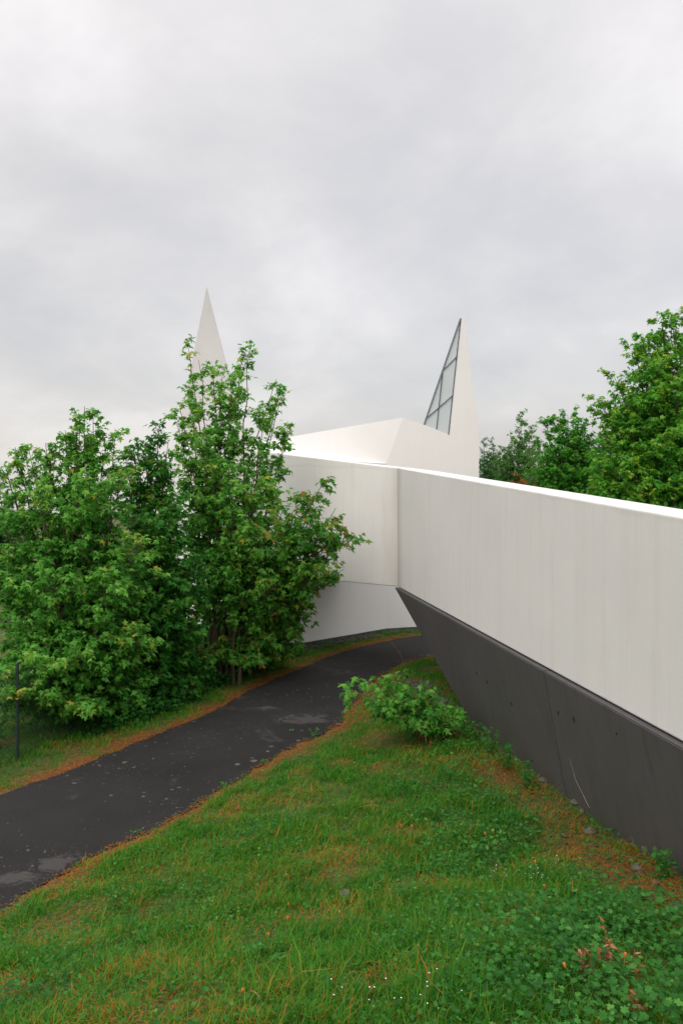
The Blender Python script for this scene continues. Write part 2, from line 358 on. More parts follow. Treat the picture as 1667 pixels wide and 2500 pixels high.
def asphalt():
    m, t, b = mat('old_tarmac'); p = wpos(t)
    n = noise(t, p, 0.8, 5, 0.6); f = noise(t, p, 260, 3, 0.8); g2 = noise(t, p, 70, 3, 0.7)
    base = ramp(t, n, [(0.3, (0.014, 0.0138, 0.0142)), (0.7, (0.024, 0.0235, 0.024))])
    base = mixc(t, 0.9, base, ramp(t, f, [(0.3, (0.35, 0.35, 0.35)), (0.55, (1, 1, 1)), (0.72, (2.6, 2.5, 2.4))]), 'MULTIPLY')
    # worn pale patches
    pt = tmath(t, 'MULTIPLY', tmath(t, 'SUBTRACT', noise(t, mapping(t, p, (1, 0.8, 1), loc=(4.3, 1.1, 0)), 1.15, 6, 0.7, 0.4), 0.59, True), 9, True)
    base = mixc(t, tmath(t, 'MULTIPLY', pt, 0.55), base, (0.085, 0.08, 0.078))
    # places where the surface has worn through to pale stone, and a crack
    for (px_, py_, rx, ry) in ((150, 2110, .55, .35), (740, 1760, .9, .5), (300, 2130, .3, .25), (640, 1735, .5, .3), (20, 2150, .5, .25)):
        g0 = G(px_, py_); q_ = N(t, 'ShaderNodeVectorMath', operation='SUBTRACT'); t.links.new(p, q_.inputs[0]); q_.inputs[1].default_value = (g0[0], g0[1], 0.06)
        ln_ = N(t, 'ShaderNodeVectorMath', operation='LENGTH'); t.links.new(mapping(t, q_.outputs[0], (1 / rx, 1 / ry, 0)), ln_.inputs[0])
        k_ = tmath(t, 'SUBTRACT', 1.0, ln_.outputs['Value'], True)
        k2 = tmath(t, 'MULTIPLY', tmath(t, 'SUBTRACT', tmath(t, 'ADD', noise(t, p, 5.5, 6, 0.75, .6), tmath(t, 'MULTIPLY', k_, .35)), 0.68, True), 9, True)
        base = mixc(t, tmath(t, 'MULTIPLY', k2, .6), base, (0.075, 0.07, 0.068))
    # pale lichen spots of several sizes
    for sc_, th, amt, dx in ((6, 0.125, 0.75, 0.0), (12, 0.14, 0.65, 3.0), (30, 0.16, 0.45, 7.0)):
        wv = N(t, 'ShaderNodeVectorMath', operation='ADD')
        nn = N(t, 'ShaderNodeTexNoise'); nn.inputs['Scale'].default_value = 30; t.links.new(p, nn.inputs[0])
        scv = N(t, 'ShaderNodeVectorMath', operation='SCALE'); t.links.new(nn.outputs['Color'], scv.inputs[0]); scv.inputs['Scale'].default_value = 0.06
        t.links.new(mapping(t, p, loc=(dx, dx, 0)), wv.inputs[0]); t.links.new(scv.outputs[0], wv.inputs[1])
        v = N(t, 'ShaderNodeTexVoronoi'); v.inputs['Scale'].default_value = sc_; t.links.new(wv.outputs[0], v.inputs['Vector'])
        sz = N(t, 'ShaderNodeSeparateColor'); t.links.new(v.outputs['Color'], sz.inputs[0])
        thr = tmath(t, 'MULTIPLY', tmath(t, 'SUBTRACT', sz.outputs[0], 0.35, True), th * 3.2)
        dens = tmath(t, 'MULTIPLY', tmath(t, 'SUBTRACT', noise(t, mapping(t, p, loc=(dx, 0, 0)), 0.7, 3), 0.36, True), 4.0, True)
        sp = tmath(t, 'MULTIPLY', tmath(t, 'LESS_THAN', v.outputs['Distance'], tmath(t, 'MULTIPLY', thr, dens)), amt)
        base = mixc(t, sp, base, ramp(t, g2, [(0.3, (0.07, 0.07, 0.07)), (0.7, (0.15, 0.15, 0.145))]))
    t.links.new(base, b.inputs['Base Color']); b.inputs['Roughness'].default_value = 0.8
    b.inputs['Specular IOR Level'].default_value = 0.2
    bump(t, b, tmath(t, 'ADD', f, g2), 0.5, 0.006)
    return m
M_ASPH = asphalt()
tag(link('path', me, M_ASPH), kind='structure')

# ------------------------------------------------------------------ footbridge
WX = lambda Y: 0.983 + (14 - Y) * 0.129                      # plan line of the parapet's outer face
TOP = lambda Y: EYE + 0.777 - (14 - Y) * 0.09
BOT = lambda Y: EYE - 1.311 - (14 - Y) * 0.0152
nin = Vector((0.9918, 0.128, 0)); nin.normalize()            # towards the bridge's axis
bridge = empty('footbridge', (WX(8), 8, gz1(WX(8), 8)))
tag(bridge, 'white concrete footbridge with solid parapet sloping down to the right on dark grey wall', 'footbridge')
C1t, C1b = Vector((WX(14), 14, TOP(14))), Vector((WX(14), 14, BOT(14)))
E1t, E1b = Vector((WX(1.5), 1.5, TOP(1.5))), Vector((WX(1.5), 1.5, BOT(1.5)))
L1t, L1b = P(555, 1092, 17.3), P(555, 1394, 17.3)
th = 0.35
def off(v, n, d): return v + n * d
dl_ = (L1t - C1t); dl_.z = 0; dl_.normalize(); nl = Vector((-dl_.y, dl_.x, 0)); nl = nl if nl.y > 0 else -nl
cn = (nin + nl).normalized() * (th / max(0.3, nin.dot((nin + nl).normalized())))
def wallstrip(name, A, B, Ai, Bi, m, bev=0.018):
    # A,B = (top,bottom) outer ; Ai,Bi inner
    V = [A[0], A[1], B[1], B[0], Ai[0], Ai[1], Bi[1], Bi[0]]
    Fs = [(0, 1, 2, 3), (4, 7, 6, 5), (0, 3, 7, 4), (1, 5, 6, 2), (0, 4, 5, 1), (3, 2, 6, 7)]
    return pymesh(name, V, Fs, bev)
me = bpy.data.meshes.new('x')
# one continuous parapet with a corner at C1; the outer skin is subdivided along its length
Vv = []; Ff = []
sections = []
for s in np.linspace(0, 1, 5): sections.append((L1t.lerp(C1t, s), L1b.lerp(C1b, s), nl * th if s < 1 else cn))
for s in np.linspace(0, 1, 9)[1:]: sections.append((C1t.lerp(E1t, s), C1b.lerp(E1b, s), nin * th))
for (a, b_, n_) in sections: Vv += [a, b_, b_ + n_, a + n_]
for i in range(len(sections) - 1):
    o = 4 * i
    for k in range(4): Ff.append((o + k, o + (k + 1) % 4, o + 4 + (k + 1) % 4, o + 4 + k))
Ff.append((0, 1, 2, 3)); o = 4 * (len(sections) - 1); Ff.append((o, o + 1, o + 2, o + 3))
bm = bmesh.new(); vs = [bm.verts.new(v) for v in Vv]
for f in Ff: bm.faces.new([vs[i] for i in f])
bmesh.ops.recalc_face_normals(bm, faces=bm.faces)
sharp = [e for e in bm.edges if e.calc_face_angle(0) > 0.25]
bmesh.ops.bevel(bm, geom=sharp, offset=0.016, segments=3, affect='EDGES', profile=0.5)
bm.to_mesh(me); bm.free(); me.name = 'parapet'
link('parapet', me, M_PARAPET, bridge)
# deck and low far kerb behind the parapet
V = []; Fs = []
for k_, (a, b_, n_) in enumerate(sections):
    nn = n_.normalized(); w0, w1 = n_.length, n_.length + (2.2 if k_ < 4 else 1.75)  # left spans widened beyond the rest to shade the church wall beneath
    z0 = a.z - 1.05; z1 = b_.z + 0.02
    for (w, z) in ((w0 + .003, z0), (w1, z0), (w1, z1), (w0 + .003, z1)):
        q = a + nn * w; V.append(Vector((q.x, q.y, z)))
for i in range(len(sections) - 1):
    o = 4 * i
    for k in range(4): Fs.append((o + k, o + (k + 1) % 4, o + 4 + (k + 1) % 4, o + 4 + k))
Fs += [(0, 1, 2, 3), tuple(4 * (len(sections) - 1) + k for k in range(4))]
link('deck', pymesh('deck', V, Fs), M_PARAPET, bridge)
# dark base wall: two slabs with an open joint, overhanging (its foot set back), proud of the parapet along its top
def slab(Yt0, Yt1, Yb0, Yb1, foot=-0.25):
    n = 14; V = []; Fs = []
    for i in range(n + 1):
        s = i / n; yt = Yt0 + (Yt1 - Yt0) * s; yb = Yb0 + (Yb1 - Yb0) * s
        t_ = Vector((WX(yt), yt, BOT(yt) - 0.012)) - nin * 0.055
        gb = gz1(WX(yb) + .15, yb) + foot
        h = BOT(yb) - gb
        b_ = Vector((WX(yb), yb, gb)) + nin * (0.17 * h)
        V += [t_, b_, b_ + nin * 0.5, t_ + nin * 0.5]
    for i in range(n):
        o = 4 * i
        for k in range(4): Fs.append((o + k, o + (k + 1) % 4, o + 4 + (k + 1) % 4, o + 4 + k))
    Fs += [(0, 1, 2, 3), tuple(4 * n + k for k in range(4))]
    bm = bmesh.new(); vs = [bm.verts.new(v) for v in V]
    for f in Fs: bm.faces.new([vs[i] for i in f])
    bmesh.ops.recalc_face_normals(bm, faces=bm.faces)
    sharp = [e for e in bm.edges if e.calc_face_angle(0) > 0.35]
    bmesh.ops.bevel(bm, geom=sharp, offset=0.010, segments=2, affect='EDGES')
    me = bpy.data.meshes.new('base_wall'); bm.to_mesh(me); bm.free()
    return me
base = link('base_wall', slab(14.0, 7.170, 9.72, 7.25), M_DARK, bridge)
link('base_wall', slab(7.158, 1.5, 7.238, 1.5), M_DARK, bridge)
from mathutils.bvhtree import BVHTree
_sv, _sf = [], []
for ms in (slab(14.0, 7.170, 9.72, 7.25), slab(7.158, 1.5, 7.238, 1.5)):
    o = len(_sv); _sv += [v.co.copy() for v in ms.vertices]; _sf += [[o + i for i in p.vertices] for p in ms.polygons]; bpy.data.meshes.remove(ms)
BVH = BVHTree.FromPolygons(_sv, _sf)
def wall_pt(px, py, proud=0.0):
    """where the view through a photograph pixel meets the dark wall's face"""
    d = Vector(((px - 833.5) / F, 1, -(py - 1250) / F)).normalized(); h = BVH.ray_cast(Vector((0, 0, EYE)), d)[0]
    if h is None: h = Vector((WX(6), 6, 1.0))
    return h - nin * proud
def blot(cx, cy, hh, w, m, name):
    c = wall_pt(cx, cy, 0.006); al = Vector((0.128, -0.9918, 0)); dn = (wall_pt(cx, cy + 20) - wall_pt(cx, cy)); dn -= al * dn.dot(al); dn.normalize()
    V = [];
    for k in range(14):
        a = 2 * math.pi * k / 14; r = 1.0 if math.sin(a) > 0 else 0.45
        V.append(c + al * math.cos(a) * w * (0.5 if math.sin(a) > .3 else 1) + dn * math.sin(a) * hh * r)
    V2 = [v + nin * 0.02 for v in V]
    me = pymesh(name, V + V2, [tuple(range(14))] + [(i, (i + 1) % 14, 14 + (i + 1) % 14, 14 + i) for i in range(14)])
    link(name, me, m, base)
for (cx, cy, hh, w) in ((1163, 1642, .028, .012), (1188, 1664, .030, .013), (1248, 1717, .032, .014), (1095, 1581, .018, .008), (1362, 1739, .026, .012), (1400, 1754, .034, .016), (1504, 1790, .012, .006)):
    blot(cx, cy, hh, w, M_HOLE, 'tie_hole')  # raised black plates: the shade inside the holes given as colour

# ------------------------------------------------------------------ church
church = empty('church', (1.1, 19.9, 0.1))
tag(church, 'white faceted church with two pointed towers behind the footbridge', 'church')
def low(v, z=-0.3): return Vector((v.x, v.y, z))
HB = 2.9
A0 = P(640, 1250, 16.7); A0 = Vector((A0.x, A0.y, 4.15))
Bt = P(943, 1131.5, 19.6); Ct = P(1168.5, 1062.5, 20.8)
def fac(px, py, back=0.0):
    """a point of the church's flat right-hand facade (the vertical plane through Bt and Ct)"""
    r = (px - 833.5) / F; ex, ey = Ct.x - Bt.x, Ct.y - Bt.y
    q = (r * Bt.y - Bt.x) / (ex - r * ey); return P(px, py, Bt.y + ey * q + back)
P1 = fac(983.6, 1019.0); GBL = fac(1035.6, 1037.0); GBR = fac(1094.8, 1061.6); T1 = fac(1131.5, 755); GT = fac(1124.8, 777)
L0 = P(428, 1092, 21.3); R0 = P(606, 1092, 24.6); Tl = P(505, 699, 24.0); Bl = P(520, 1092, 29.5)
P2 = P(640, 1078, 18.6); Dk = Vector((4.7, 29.0, Ct.z - .3)); Dl = Vector((L0.x + 1.0, 31.0, L0.z - .4))
V = [low(A0), low(Bt), low(Ct), low(Dk), low(Dl), low(L0), A0, Bt, Ct, Dk, Dl, L0, P1, GBL, GBR, P2, R0, T1, GT]
#     0        1        2        3        4        5        6   7   8   9   10  11  12  13   14   15  16  17  18
Fs = [(0, 1, 7, 6), (1, 2, 8, 17, 18, 14, 13, 12, 7), (2, 3, 9, 8), (3, 4, 10, 9), (4, 5, 11, 10), (5, 0, 6, 11)]
link('wall', pymesh('wall', V, Fs), M_WHITE, church)
back = P(1090, 1075, 25.5)
Fr = [(6, 7, 15), (7, 12, 15), (6, 15, 16), (6, 16, 11), (12, 9, 10), (12, 10, 15), (15, 10, 16), (16, 10, 11), (12, 13, 9), (13, 14, 9)]
link('roof', pymesh('roof', V, Fr), M_WHITE, church)
def T(name, V, Fs, parent=church, m=M_TOWER): return link(name, pymesh(name, V, Fs), m, parent)
# right tower: the facade's spire has two narrow sides that meet behind it
Tb = P(1140, 1064, 23.6)
tower = T('tower', [Ct, T1, GT, GBR, Tb, Dk], [(0, 1, 4), (1, 2, 4), (2, 3, 4), (0, 4, 5)])
tower2 = T('tower', [L0, R0, Tl, Bl], [(0, 1, 2), (1, 3, 2), (3, 0, 2)], church, M_GREY_RENDER)
def bar(a, b_, w, d, nrm):
    a, b_ = Vector(a), Vector(b_); u = (b_ - a).normalized(); s = u.cross(nrm).normalized(); n_ = nrm.normalized()
    return [a + s * w - n_ * d, a - s * w - n_ * d, a - s * w + n_ * d, a + s * w + n_ * d, b_ + s * w - n_ * d, b_ - s * w - n_ * d, b_ - s * w + n_ * d, b_ + s * w + n_ * d]
BF = [(0, 1, 2, 3), (4, 7, 6, 5), (0, 4, 5, 1), (1, 5, 6, 2), (2, 6, 7, 3), (3, 7, 4, 0)]
gn = (GBR - GBL).cross(GT - GBL).normalized(); gn = -gn if gn.y < 0 else gn; _o = gn * .02; GBL = GBL + _o; GBR = GBR + _o; GT = GT + _o
# glass sits a few centimetres behind the frame
win = T('window', [GBL, GBR, GT, GBL + gn * .04, GBR + gn * .04, GT + gn * .04], [(0, 1, 2), (3, 5, 4), (0, 3, 4, 1), (1, 4, 5, 2), (2, 5, 3, 0)], church, M_GLASS)
def onglass(px, py):
    d = Vector(((px - 833.5) / F, 1, -(py - 1250) / F)); o = Vector((0, 0, EYE)); s = (GBL - o).dot(gn) / d.dot(gn); return o + d * s
V = []; Fs = []
for (a, b_, w) in ((GBL, GT, .009), (GBR, GT, .008), (onglass(1081.5, 903.5), onglass(1115.5, 869), .009), (onglass(1038.5, 1023), onglass(1105, 964.5), .009),
                   (onglass(1080, 904), onglass(1064.5, 1048), .007)):
    o = len(V); V += bar(a, b_, w, .03, gn); Fs += [tuple(o + i for i in f) for f in BF]
link('mullions', pymesh('mullions', V, Fs), M_FRAME, win)
# dark plinth strip along the lower wall
pa, pb, pc = low(A0, 0.0), low(Bt, 0.0), low(Ct, 0.0)
def outn(a, b_):
    d = (b_ - a).normalized(); return Vector((d.y, -d.x, 0))
V = []; 
for q, n_ in ((pa, outn(pa, pb)), (pb, (outn(pa, pb) + outn(pb, pc)).normalized()), (pc, outn(pb, pc))):
    g_ = gz1(q.x, q.y)
    V += [Vector((q.x, q.y, g_ - .2)) + n_ * .03, Vector((q.x, q.y, g_ + .085)) + n_ * .03, Vector((q.x, q.y, g_ + .085)) - n_ * .05, Vector((q.x, q.y, g_ - .2)) - n_ * .05]
Fs = []
for i in range(2):
    o = 4 * i
    for k in range(4): Fs.append((o + k, o + (k + 1) % 4, o + 4 + (k + 1) % 4, o + 4 + k))
link('plinth', pymesh('plinth', V, Fs + [(0, 1, 2, 3), (8, 9, 10, 11)]), M_STONE_DARK, church)

# ------------------------------------------------------------------ leaves and branches
MAPLE_V = np.array([(0, 0, 0), (.33, -.06, -.06), (.20, .20, -.02), (.56, .42, -.13), (.19, .50, -.03), (0, 1, -.22), (0, .35, .03),
                    (-.33, -.06, -.06), (-.20, .20, -.02), (-.56, .42, -.13), (-.19, .50, -.03)], float)
MAPLE_F = np.array([(0, 1, 2), (0, 2, 6), (6, 2, 3), (6, 3, 4), (6, 4, 5), (0, 8, 7), (0, 6, 8), (6, 9, 8), (6, 10, 9), (6, 5, 10)])
OVAL_V = np.array([(0, 0, 0), (.27, .38, -.06), (0, 1, -.16), (-.27, .38, -.06), (0, .4, .03)], float)
OVAL_F = np.array([(0, 1, 4), (1, 2, 4), (2, 3, 4), (3, 0, 4)])
LOBE_V = np.array([(0, 0, 0), (.30, .02, .02), (.24, .20, 0), (.48, .30, .03), (.40, .52, 0), (.22, .48, 0), (.24, .80, -.04), (0, .66, 0), (0, .3, -.03),
                   (-.30, .02, .02), (-.24, .20, 0), (-.48, .30, .03), (-.40, .52, 0), (-.22, .48, 0), (-.24, .80, -.04)], float)
LOBE_F = np.array([(0, 1, 2), (0, 2, 8), (8, 2, 3), (8, 3, 4), (8, 4, 5), (8, 5, 6), (8, 6, 7), (0, 10, 9), (0, 8, 10), (8, 11, 10), (8, 12, 11), (8, 13, 12), (8, 14, 13), (8, 7, 14)])
def unit(a): return a / np.maximum(np.linalg.norm(a, axis=1), 1e-6)[:, None]
def leafmesh(name, pos, d, nrm, size, tint, shape=(MAPLE_V, MAPLE_F), smooth=False):
    LV, LF = shape
    pos = np.asarray(pos); d = unit(np.asarray(d)); nrm = np.asarray(nrm)
    s = unit(np.cross(d, nrm)); n = np.cross(s, d); size = np.asarray(size)[:, None, None]
    curl = rng.uniform(0.4, 2.2, (len(pos), 1, 1)); wid = rng.uniform(0.75, 1.1, (len(pos), 1, 1))
    V = pos[:, None, :] + size * (wid * LV[None, :, 0:1] * s[:, None, :] + LV[None, :, 1:2] * d[:, None, :] + curl * LV[None, :, 2:3] * n[:, None, :])
    n_ = len(pos); k = len(LV)
    Fc = (LF[None] + (np.arange(n_) * k)[:, None, None]).reshape(-1)
    return npmesh(name, V.reshape(-1, 3), Fc, np.full(n_ * len(LF), 3), smooth, {'tint': np.repeat(tint, k)})
class Tubes:
    def __init__(s): s.V = []; s.F = []; s.n = 0
    def add(s, pts, rad, k=5):
        pts = np.asarray(pts, float); m = len(pts)
        tg = unit(np.gradient(pts, axis=0)); ref = np.array([0.3, 0.9, 0.1]) if abs(tg[0][1]) < .8 else np.array([1, 0, 0.1])
        a = unit(np.cross(tg, ref)); b = np.cross(tg, a)
        ang = np.arange(k) * 2 * np.pi / k
        rad = np.asarray(rad)[:, None, None]
        V = pts[:, None] + rad * (np.cos(ang)[None, :, None] * a[:, None] + np.sin(ang)[None, :, None] * b[:, None])
        s.V.append(V.reshape(-1, 3))
        i = np.arange(m - 1)[:, None] * k; j = np.arange(k)[None]; j2 = (j + 1) % k
        s.F.append((np.stack([i + j, i + j2, i + k + j2, i + k + j], -1).reshape(-1, 4) + s.n)); s.n += m * k
    def mesh(s, name):
        F_ = np.concatenate(s.F); return npmesh(name, np.concatenate(s.V), F_.ravel(), np.full(len(F_), 4), True)
def curve(a, b, bulge, n):
    t = np.linspace(0, 1, n)[:, None]; a = np.asarray(a); b = np.asarray(b)
    return a + (b - a) * t + np.asarray(bulge) * (4 * t * (1 - t))
def tree(name, base, leaders, label, cat, leaf_m, bark, side_n=26, side_len=1.0, leaf=0.15, cluster=7, twigs=4, t0=0.12, elev=(5, 45), wind=0.25, r0=0.05,
         shape=(MAPLE_V, MAPLE_F), droop=0.5, tint0=0.35, group=None, tipbias=0.35, flat=0.45, aspect=(1, 1), dens=1.5, k_leaf=0.74, spread=.18):
    leaf = leaf * k_leaf
    """leaders: tip points (x, y, z[, length factor]) in world metres, relative to nothing"""
    root = empty(name, base); tag(root, label, cat, group)
    base = np.array(base, float); tb = Tubes(); LP, LD, LN, LS, LT = [], [], [], [], []
    for L in leaders:
        tip = np.array(L[:3], float); k = L[3] if len(L) > 3 else 1.0
        a = base + np.array([rng.uniform(-spread, spread), rng.uniform(-spread, spread), -0.1]); H = np.linalg.norm(tip - a)
        bl = (tip - a) * np.array([-0.12, -0.12, 0]) + rng.normal(0, .05, 3) * H * .3
        c = curve(a, tip, bl, 14); c[1:-1] += rng.normal(0, .012 * H / 3, (12, 3))
        tb.add(c, np.linspace(r0 * (.6 + .4 * H / 6), 0.004, 14), 6)
        t00 = L[4] if len(L) > 4 else t0
        ns = max(4, int(side_n * k * (1 - t00) * dens))
        for q in range(ns):
            t = t00 + (1 - t00) * (q + rng.uniform(0, 1)) / ns; f = t * 13; i = min(12, int(f)); p0 = c[i] + (c[i + 1] - c[i]) * (f - i)
            az = q * 2.4 + rng.uniform(-.5, .5); el = R(rng.uniform(*elev) * (0.5 + t))
            Ls = side_len * k * (0.22 + 0.78 * min(1, (1 - t) * 1.7) ** 0.8) * rng.uniform(.6, 1.15)
            dr = np.array([math.cos(az) * math.cos(el) * aspect[0], math.sin(az) * math.cos(el) * aspect[1], math.sin(el)]); 
            p1 = p0 + dr * Ls
            if p1[2] < base[2] + 0.25: p1[2] = base[2] + 0.25 + rng.uniform(0, .2)
            cc = curve(p0, p1, (0, 0, .06 * Ls), 6); tb.add(cc, np.linspace(.012 * (1 - t) * 1.2 + .004, .002, 6), 3)
            nt_ = max(2, int(twigs * Ls / max(.25, side_len) + 1.5))
            for w in range(nt_):
                s = 0.25 + 0.75 * (w + rng.uniform(0.2, 1)) / nt_; q0 = p0 + (p1 - p0) * s + np.array([0, 0, .06 * Ls * 4 * s * (1 - s)])
                tw = rng.normal(0, 1, 3) * np.array([1, 1, .45]) + dr * 0.9 + np.array([0, 0, .25]); tw /= np.linalg.norm(tw)
                lt = rng.uniform(.10, .26) * (side_len ** .5 if side_len < 1.2 else 1.0) * (leaf / .15) * 1.1; q1 = q0 + tw * lt
                tb.add([q0, (q0 + q1) / 2, q1], [.003, .0025, .0015], 3)
                m = rng.integers(cluster - 1, cluster + 5)
                u = rng.uniform(.15, 1.05, m)[:, None]; pp = q0 + (q1 - q0) * u + rng.normal(0, leaf * .30, (m, 3))
                dd = rng.normal(0, 1, (m, 3)) * np.array([1, 1, .35]) + tw * .5 + np.array([wind, 0, -droop])
                LP.append(pp); LD.append(dd); LN.append(rng.normal(0, flat, (m, 3)) + np.array([0, -.25, 1]))
                LS.append(leaf * rng.uniform(.6, 1.15, m))
                LT.append(np.clip(tint0 + rng.normal(0, .13, m) + rng.normal(0, .10) + tipbias * (max(0, t - .55) * .9 + max(0, s - .6) * .35), 0, 1))  # upper and outer leaves paler: young growth plus painted-in highlights
    local('trunk', shift(tb.mesh('trunk'), base), bark, root)
    me = leafmesh('crown', np.concatenate(LP), np.concatenate(LD), np.concatenate(LN), np.concatenate(LS), np.concatenate(LT), shape)
    local('crown', shift(me, base), leaf_m, root)
    print(name, 'leaves', sum(len(x) for x in LP))
    return root
def shift(me, base):
    n = len(me.vertices); a = np.empty(n * 3, np.float32); me.vertices.foreach_get('co', a)
    a = a.reshape(-1, 3) - np.array(base, np.float32); me.vertices.foreach_set('co', a.ravel()); me.update(); return me
def tips(L):
    out_ = []
    for l in L:
        p = P(l[0], l[1], l[2]); out_.append((p.x, p.y, p.z) + tuple(l[3:]))
    return out_
def gb(px, Y): 
    x = (px - 833.5) / F * Y; return (x, Y, gz1(x, Y))
# left group of young maples by the path
tree('maple_tree', gb(545, 14.0), tips([(460, 846, 13.4, .5), (485, 880, 13.5, .35, .5), (545, 905, 14, .4, .5), (590, 880, 14.1, .4, .5), (612, 842, 14.1, .45, .5), (675, 925, 14.3, .4, .5), (692, 960, 14.3, .4, .5), (712, 1030, 14.2, .45, .5), (438, 985, 13.5, .5, .4), (520, 905, 14.2, .9), (608, 858, 14.2, .75), (570, 930, 13.6, 1), (686, 945, 14.4, .7), (640, 1010, 13.8, .9), (470, 960, 14.2, .9),
     (700, 1060, 14.2, .7), (430, 1030, 13.4, .8), (655, 1180, 13.2, .8), (500, 1080, 13.0, .9), (560, 1150, 12.9, .9), (610, 1290, 12.7, .8), (740, 1300, 12.9, .7, .3)]),
     'tallest green maple tree left of the path, its top overlapping the pointed left tower', 'tree', M_MAPLE, M_BARK, side_n=44, side_len=.74, leaf=.155, cluster=7, twigs=5, t0=.26, elev=(10, 55), tint0=.52, k_leaf=.68, spread=.45, r0=.035)
tree('maple_tree', gb(610, 15.0), tips([(795, 1170, 12.9, .8, .3), (770, 1200, 12.8, .9, .3), (845, 1285, 12.7, .75, .35), (815, 1270, 12.8, .9, .3), (785, 1300, 12.8, 1, .2), (760, 1260, 12.9, 1, .2), (735, 1380, 12.8, 1, .2), (850, 1300, 12.9, .6, .4), (830, 1395, 12.8, .6, .4), (800, 1400, 12.6, .7, .35), (735, 1225, 13.2, .8, .3), (700, 1330, 12.9, .9, .2), (840, 1390, 12.7, .40, .5), (745, 1440, 12.9, .6, .3), (690, 1250, 12.9, .8, .25), (800, 1330, 13.2, .6, .35), (660, 1420, 12.6, .9, .1), (855, 1320, 12.8, .5, .45), (820, 1240, 12.9, .6, .4), (775, 1380, 12.7, .7, .3), (640, 1500, 13.4, .8, .25), (560, 1560, 13.3, .9, .02), (650, 1565, 13.2, .8, .02), (705, 1545, 13.6, .7, .02), (500, 1590, 13, .9, .02), (520, 1500, 15, 1, .02), (450, 1520, 15, 1, .02), (590, 1510, 15.2, 1, .02), (545, 1560, 14.8, 1, .02), (480, 1580, 14.6, 1, .02), (600, 1610, 13.0, .8, .02), (650, 1300, 12.6, 1, .1)]),
     'olive tinged maple tree reaching over the path in front of the footbridge', 'tree', M_MAPLE_DARK, M_BARK, side_n=24, side_len=.70, leaf=.160, cluster=6, twigs=4, t0=.2, elev=(-8, 30), tint0=.50, droop=.7, r0=.035)
tree('maple_tree', gb(190, 11.6), tips([(207, 992, 11.3, .5, .5), (190, 1030, 11.3, .6, .5), (228, 1020, 11.3, .5, .5), (38, 1092, 11.3, .35, .6), (72, 1100, 11.3, .3, .6), (112, 1082, 11.4, .35, .6), (160, 1050, 11.5, .35, .6), (238, 1045, 11.3, .35, .6), (282, 1062, 11.4, .35, .6), (12, 1130, 11.2, .4, .6), (195, 1050, 11.5, .75), (160, 1075, 11.6, .9), (262, 1080, 11.6, .85), (110, 1100, 11.3, .8), (40, 1110, 11.4, .7), (300, 1160, 11.2, .9), (220, 1180, 10.7, 1), (90, 1200, 10.7, 1), (20, 1260, 11, .9),
     (340, 1330, 10.9, 1), (260, 1420, 10.5, 1.1), (120, 1420, 10.3, 1.1), (0, 1420, 10.5, 1), (-60, 1180, 11.3, .9), (60, 1560, 10.3, 1.0, .05), (330, 1560, 10.7, 1.0, .05), (200, 1600, 10.2, 1.0, .05), (30, 1700, 9.5, .6, .3), (120, 1725, 9.7, .6, .3), (-20, 1650, 9.5, .7, .3), (190, 1740, 9.9, .6, .3), (80, 1620, 9.7, .8, .3), (-40, 1720, 9.4, .5, .3)]),
     'broad dense maple tree at the left edge beside the wire fence', 'tree', M_MAPLE, M_BARK, side_n=46, side_len=.85, leaf=.145, cluster=9, twigs=5, t0=.04, elev=(-5, 45), tint0=.40, tipbias=.6, k_leaf=.64)
tree('maple_tree', gb(370, 12.8), tips([(392, 1028, 12.8, .45), (380, 1060, 12.8, .5), (412, 1075, 12.6, .4, .5), (362, 1085, 12.7, .35, .6), (325, 1090, 12.7, .35, .6), (306, 1100, 12.6, .35, .6), (345, 1090, 12.6, .8), (320, 1110, 12.8, .8), (400, 1140, 12.6, .8), (430, 1230, 12.3, 1), (370, 1270, 11.9, 1), (470, 1370, 12.0, .9), (430, 1480, 11.8, .9, .05), (360, 1450, 11.6, 1, .05)]),
     'shorter deep green maple tree between the broad maple and the tallest maple', 'tree', M_MAPLE_DARK, M_BARK, side_n=46, side_len=.82, leaf=.150, cluster=7, twigs=5, t0=.04, elev=(-5, 45), tint0=.32)
tree('distant_tree', gb(-40, 22), tips([(0, 1160, 22), (-60, 1120, 22), (-130, 1100, 22), (15, 1230, 21.5), (-90, 1230, 21.5), (20, 1300, 21)]),
     'dark green tree glimpsed behind the broad maple at the left edge', 'tree', M_POPLAR, M_BARK, side_n=26, side_len=1.1, leaf=.2, cluster=8, twigs=5, tint0=.2, t0=.15)
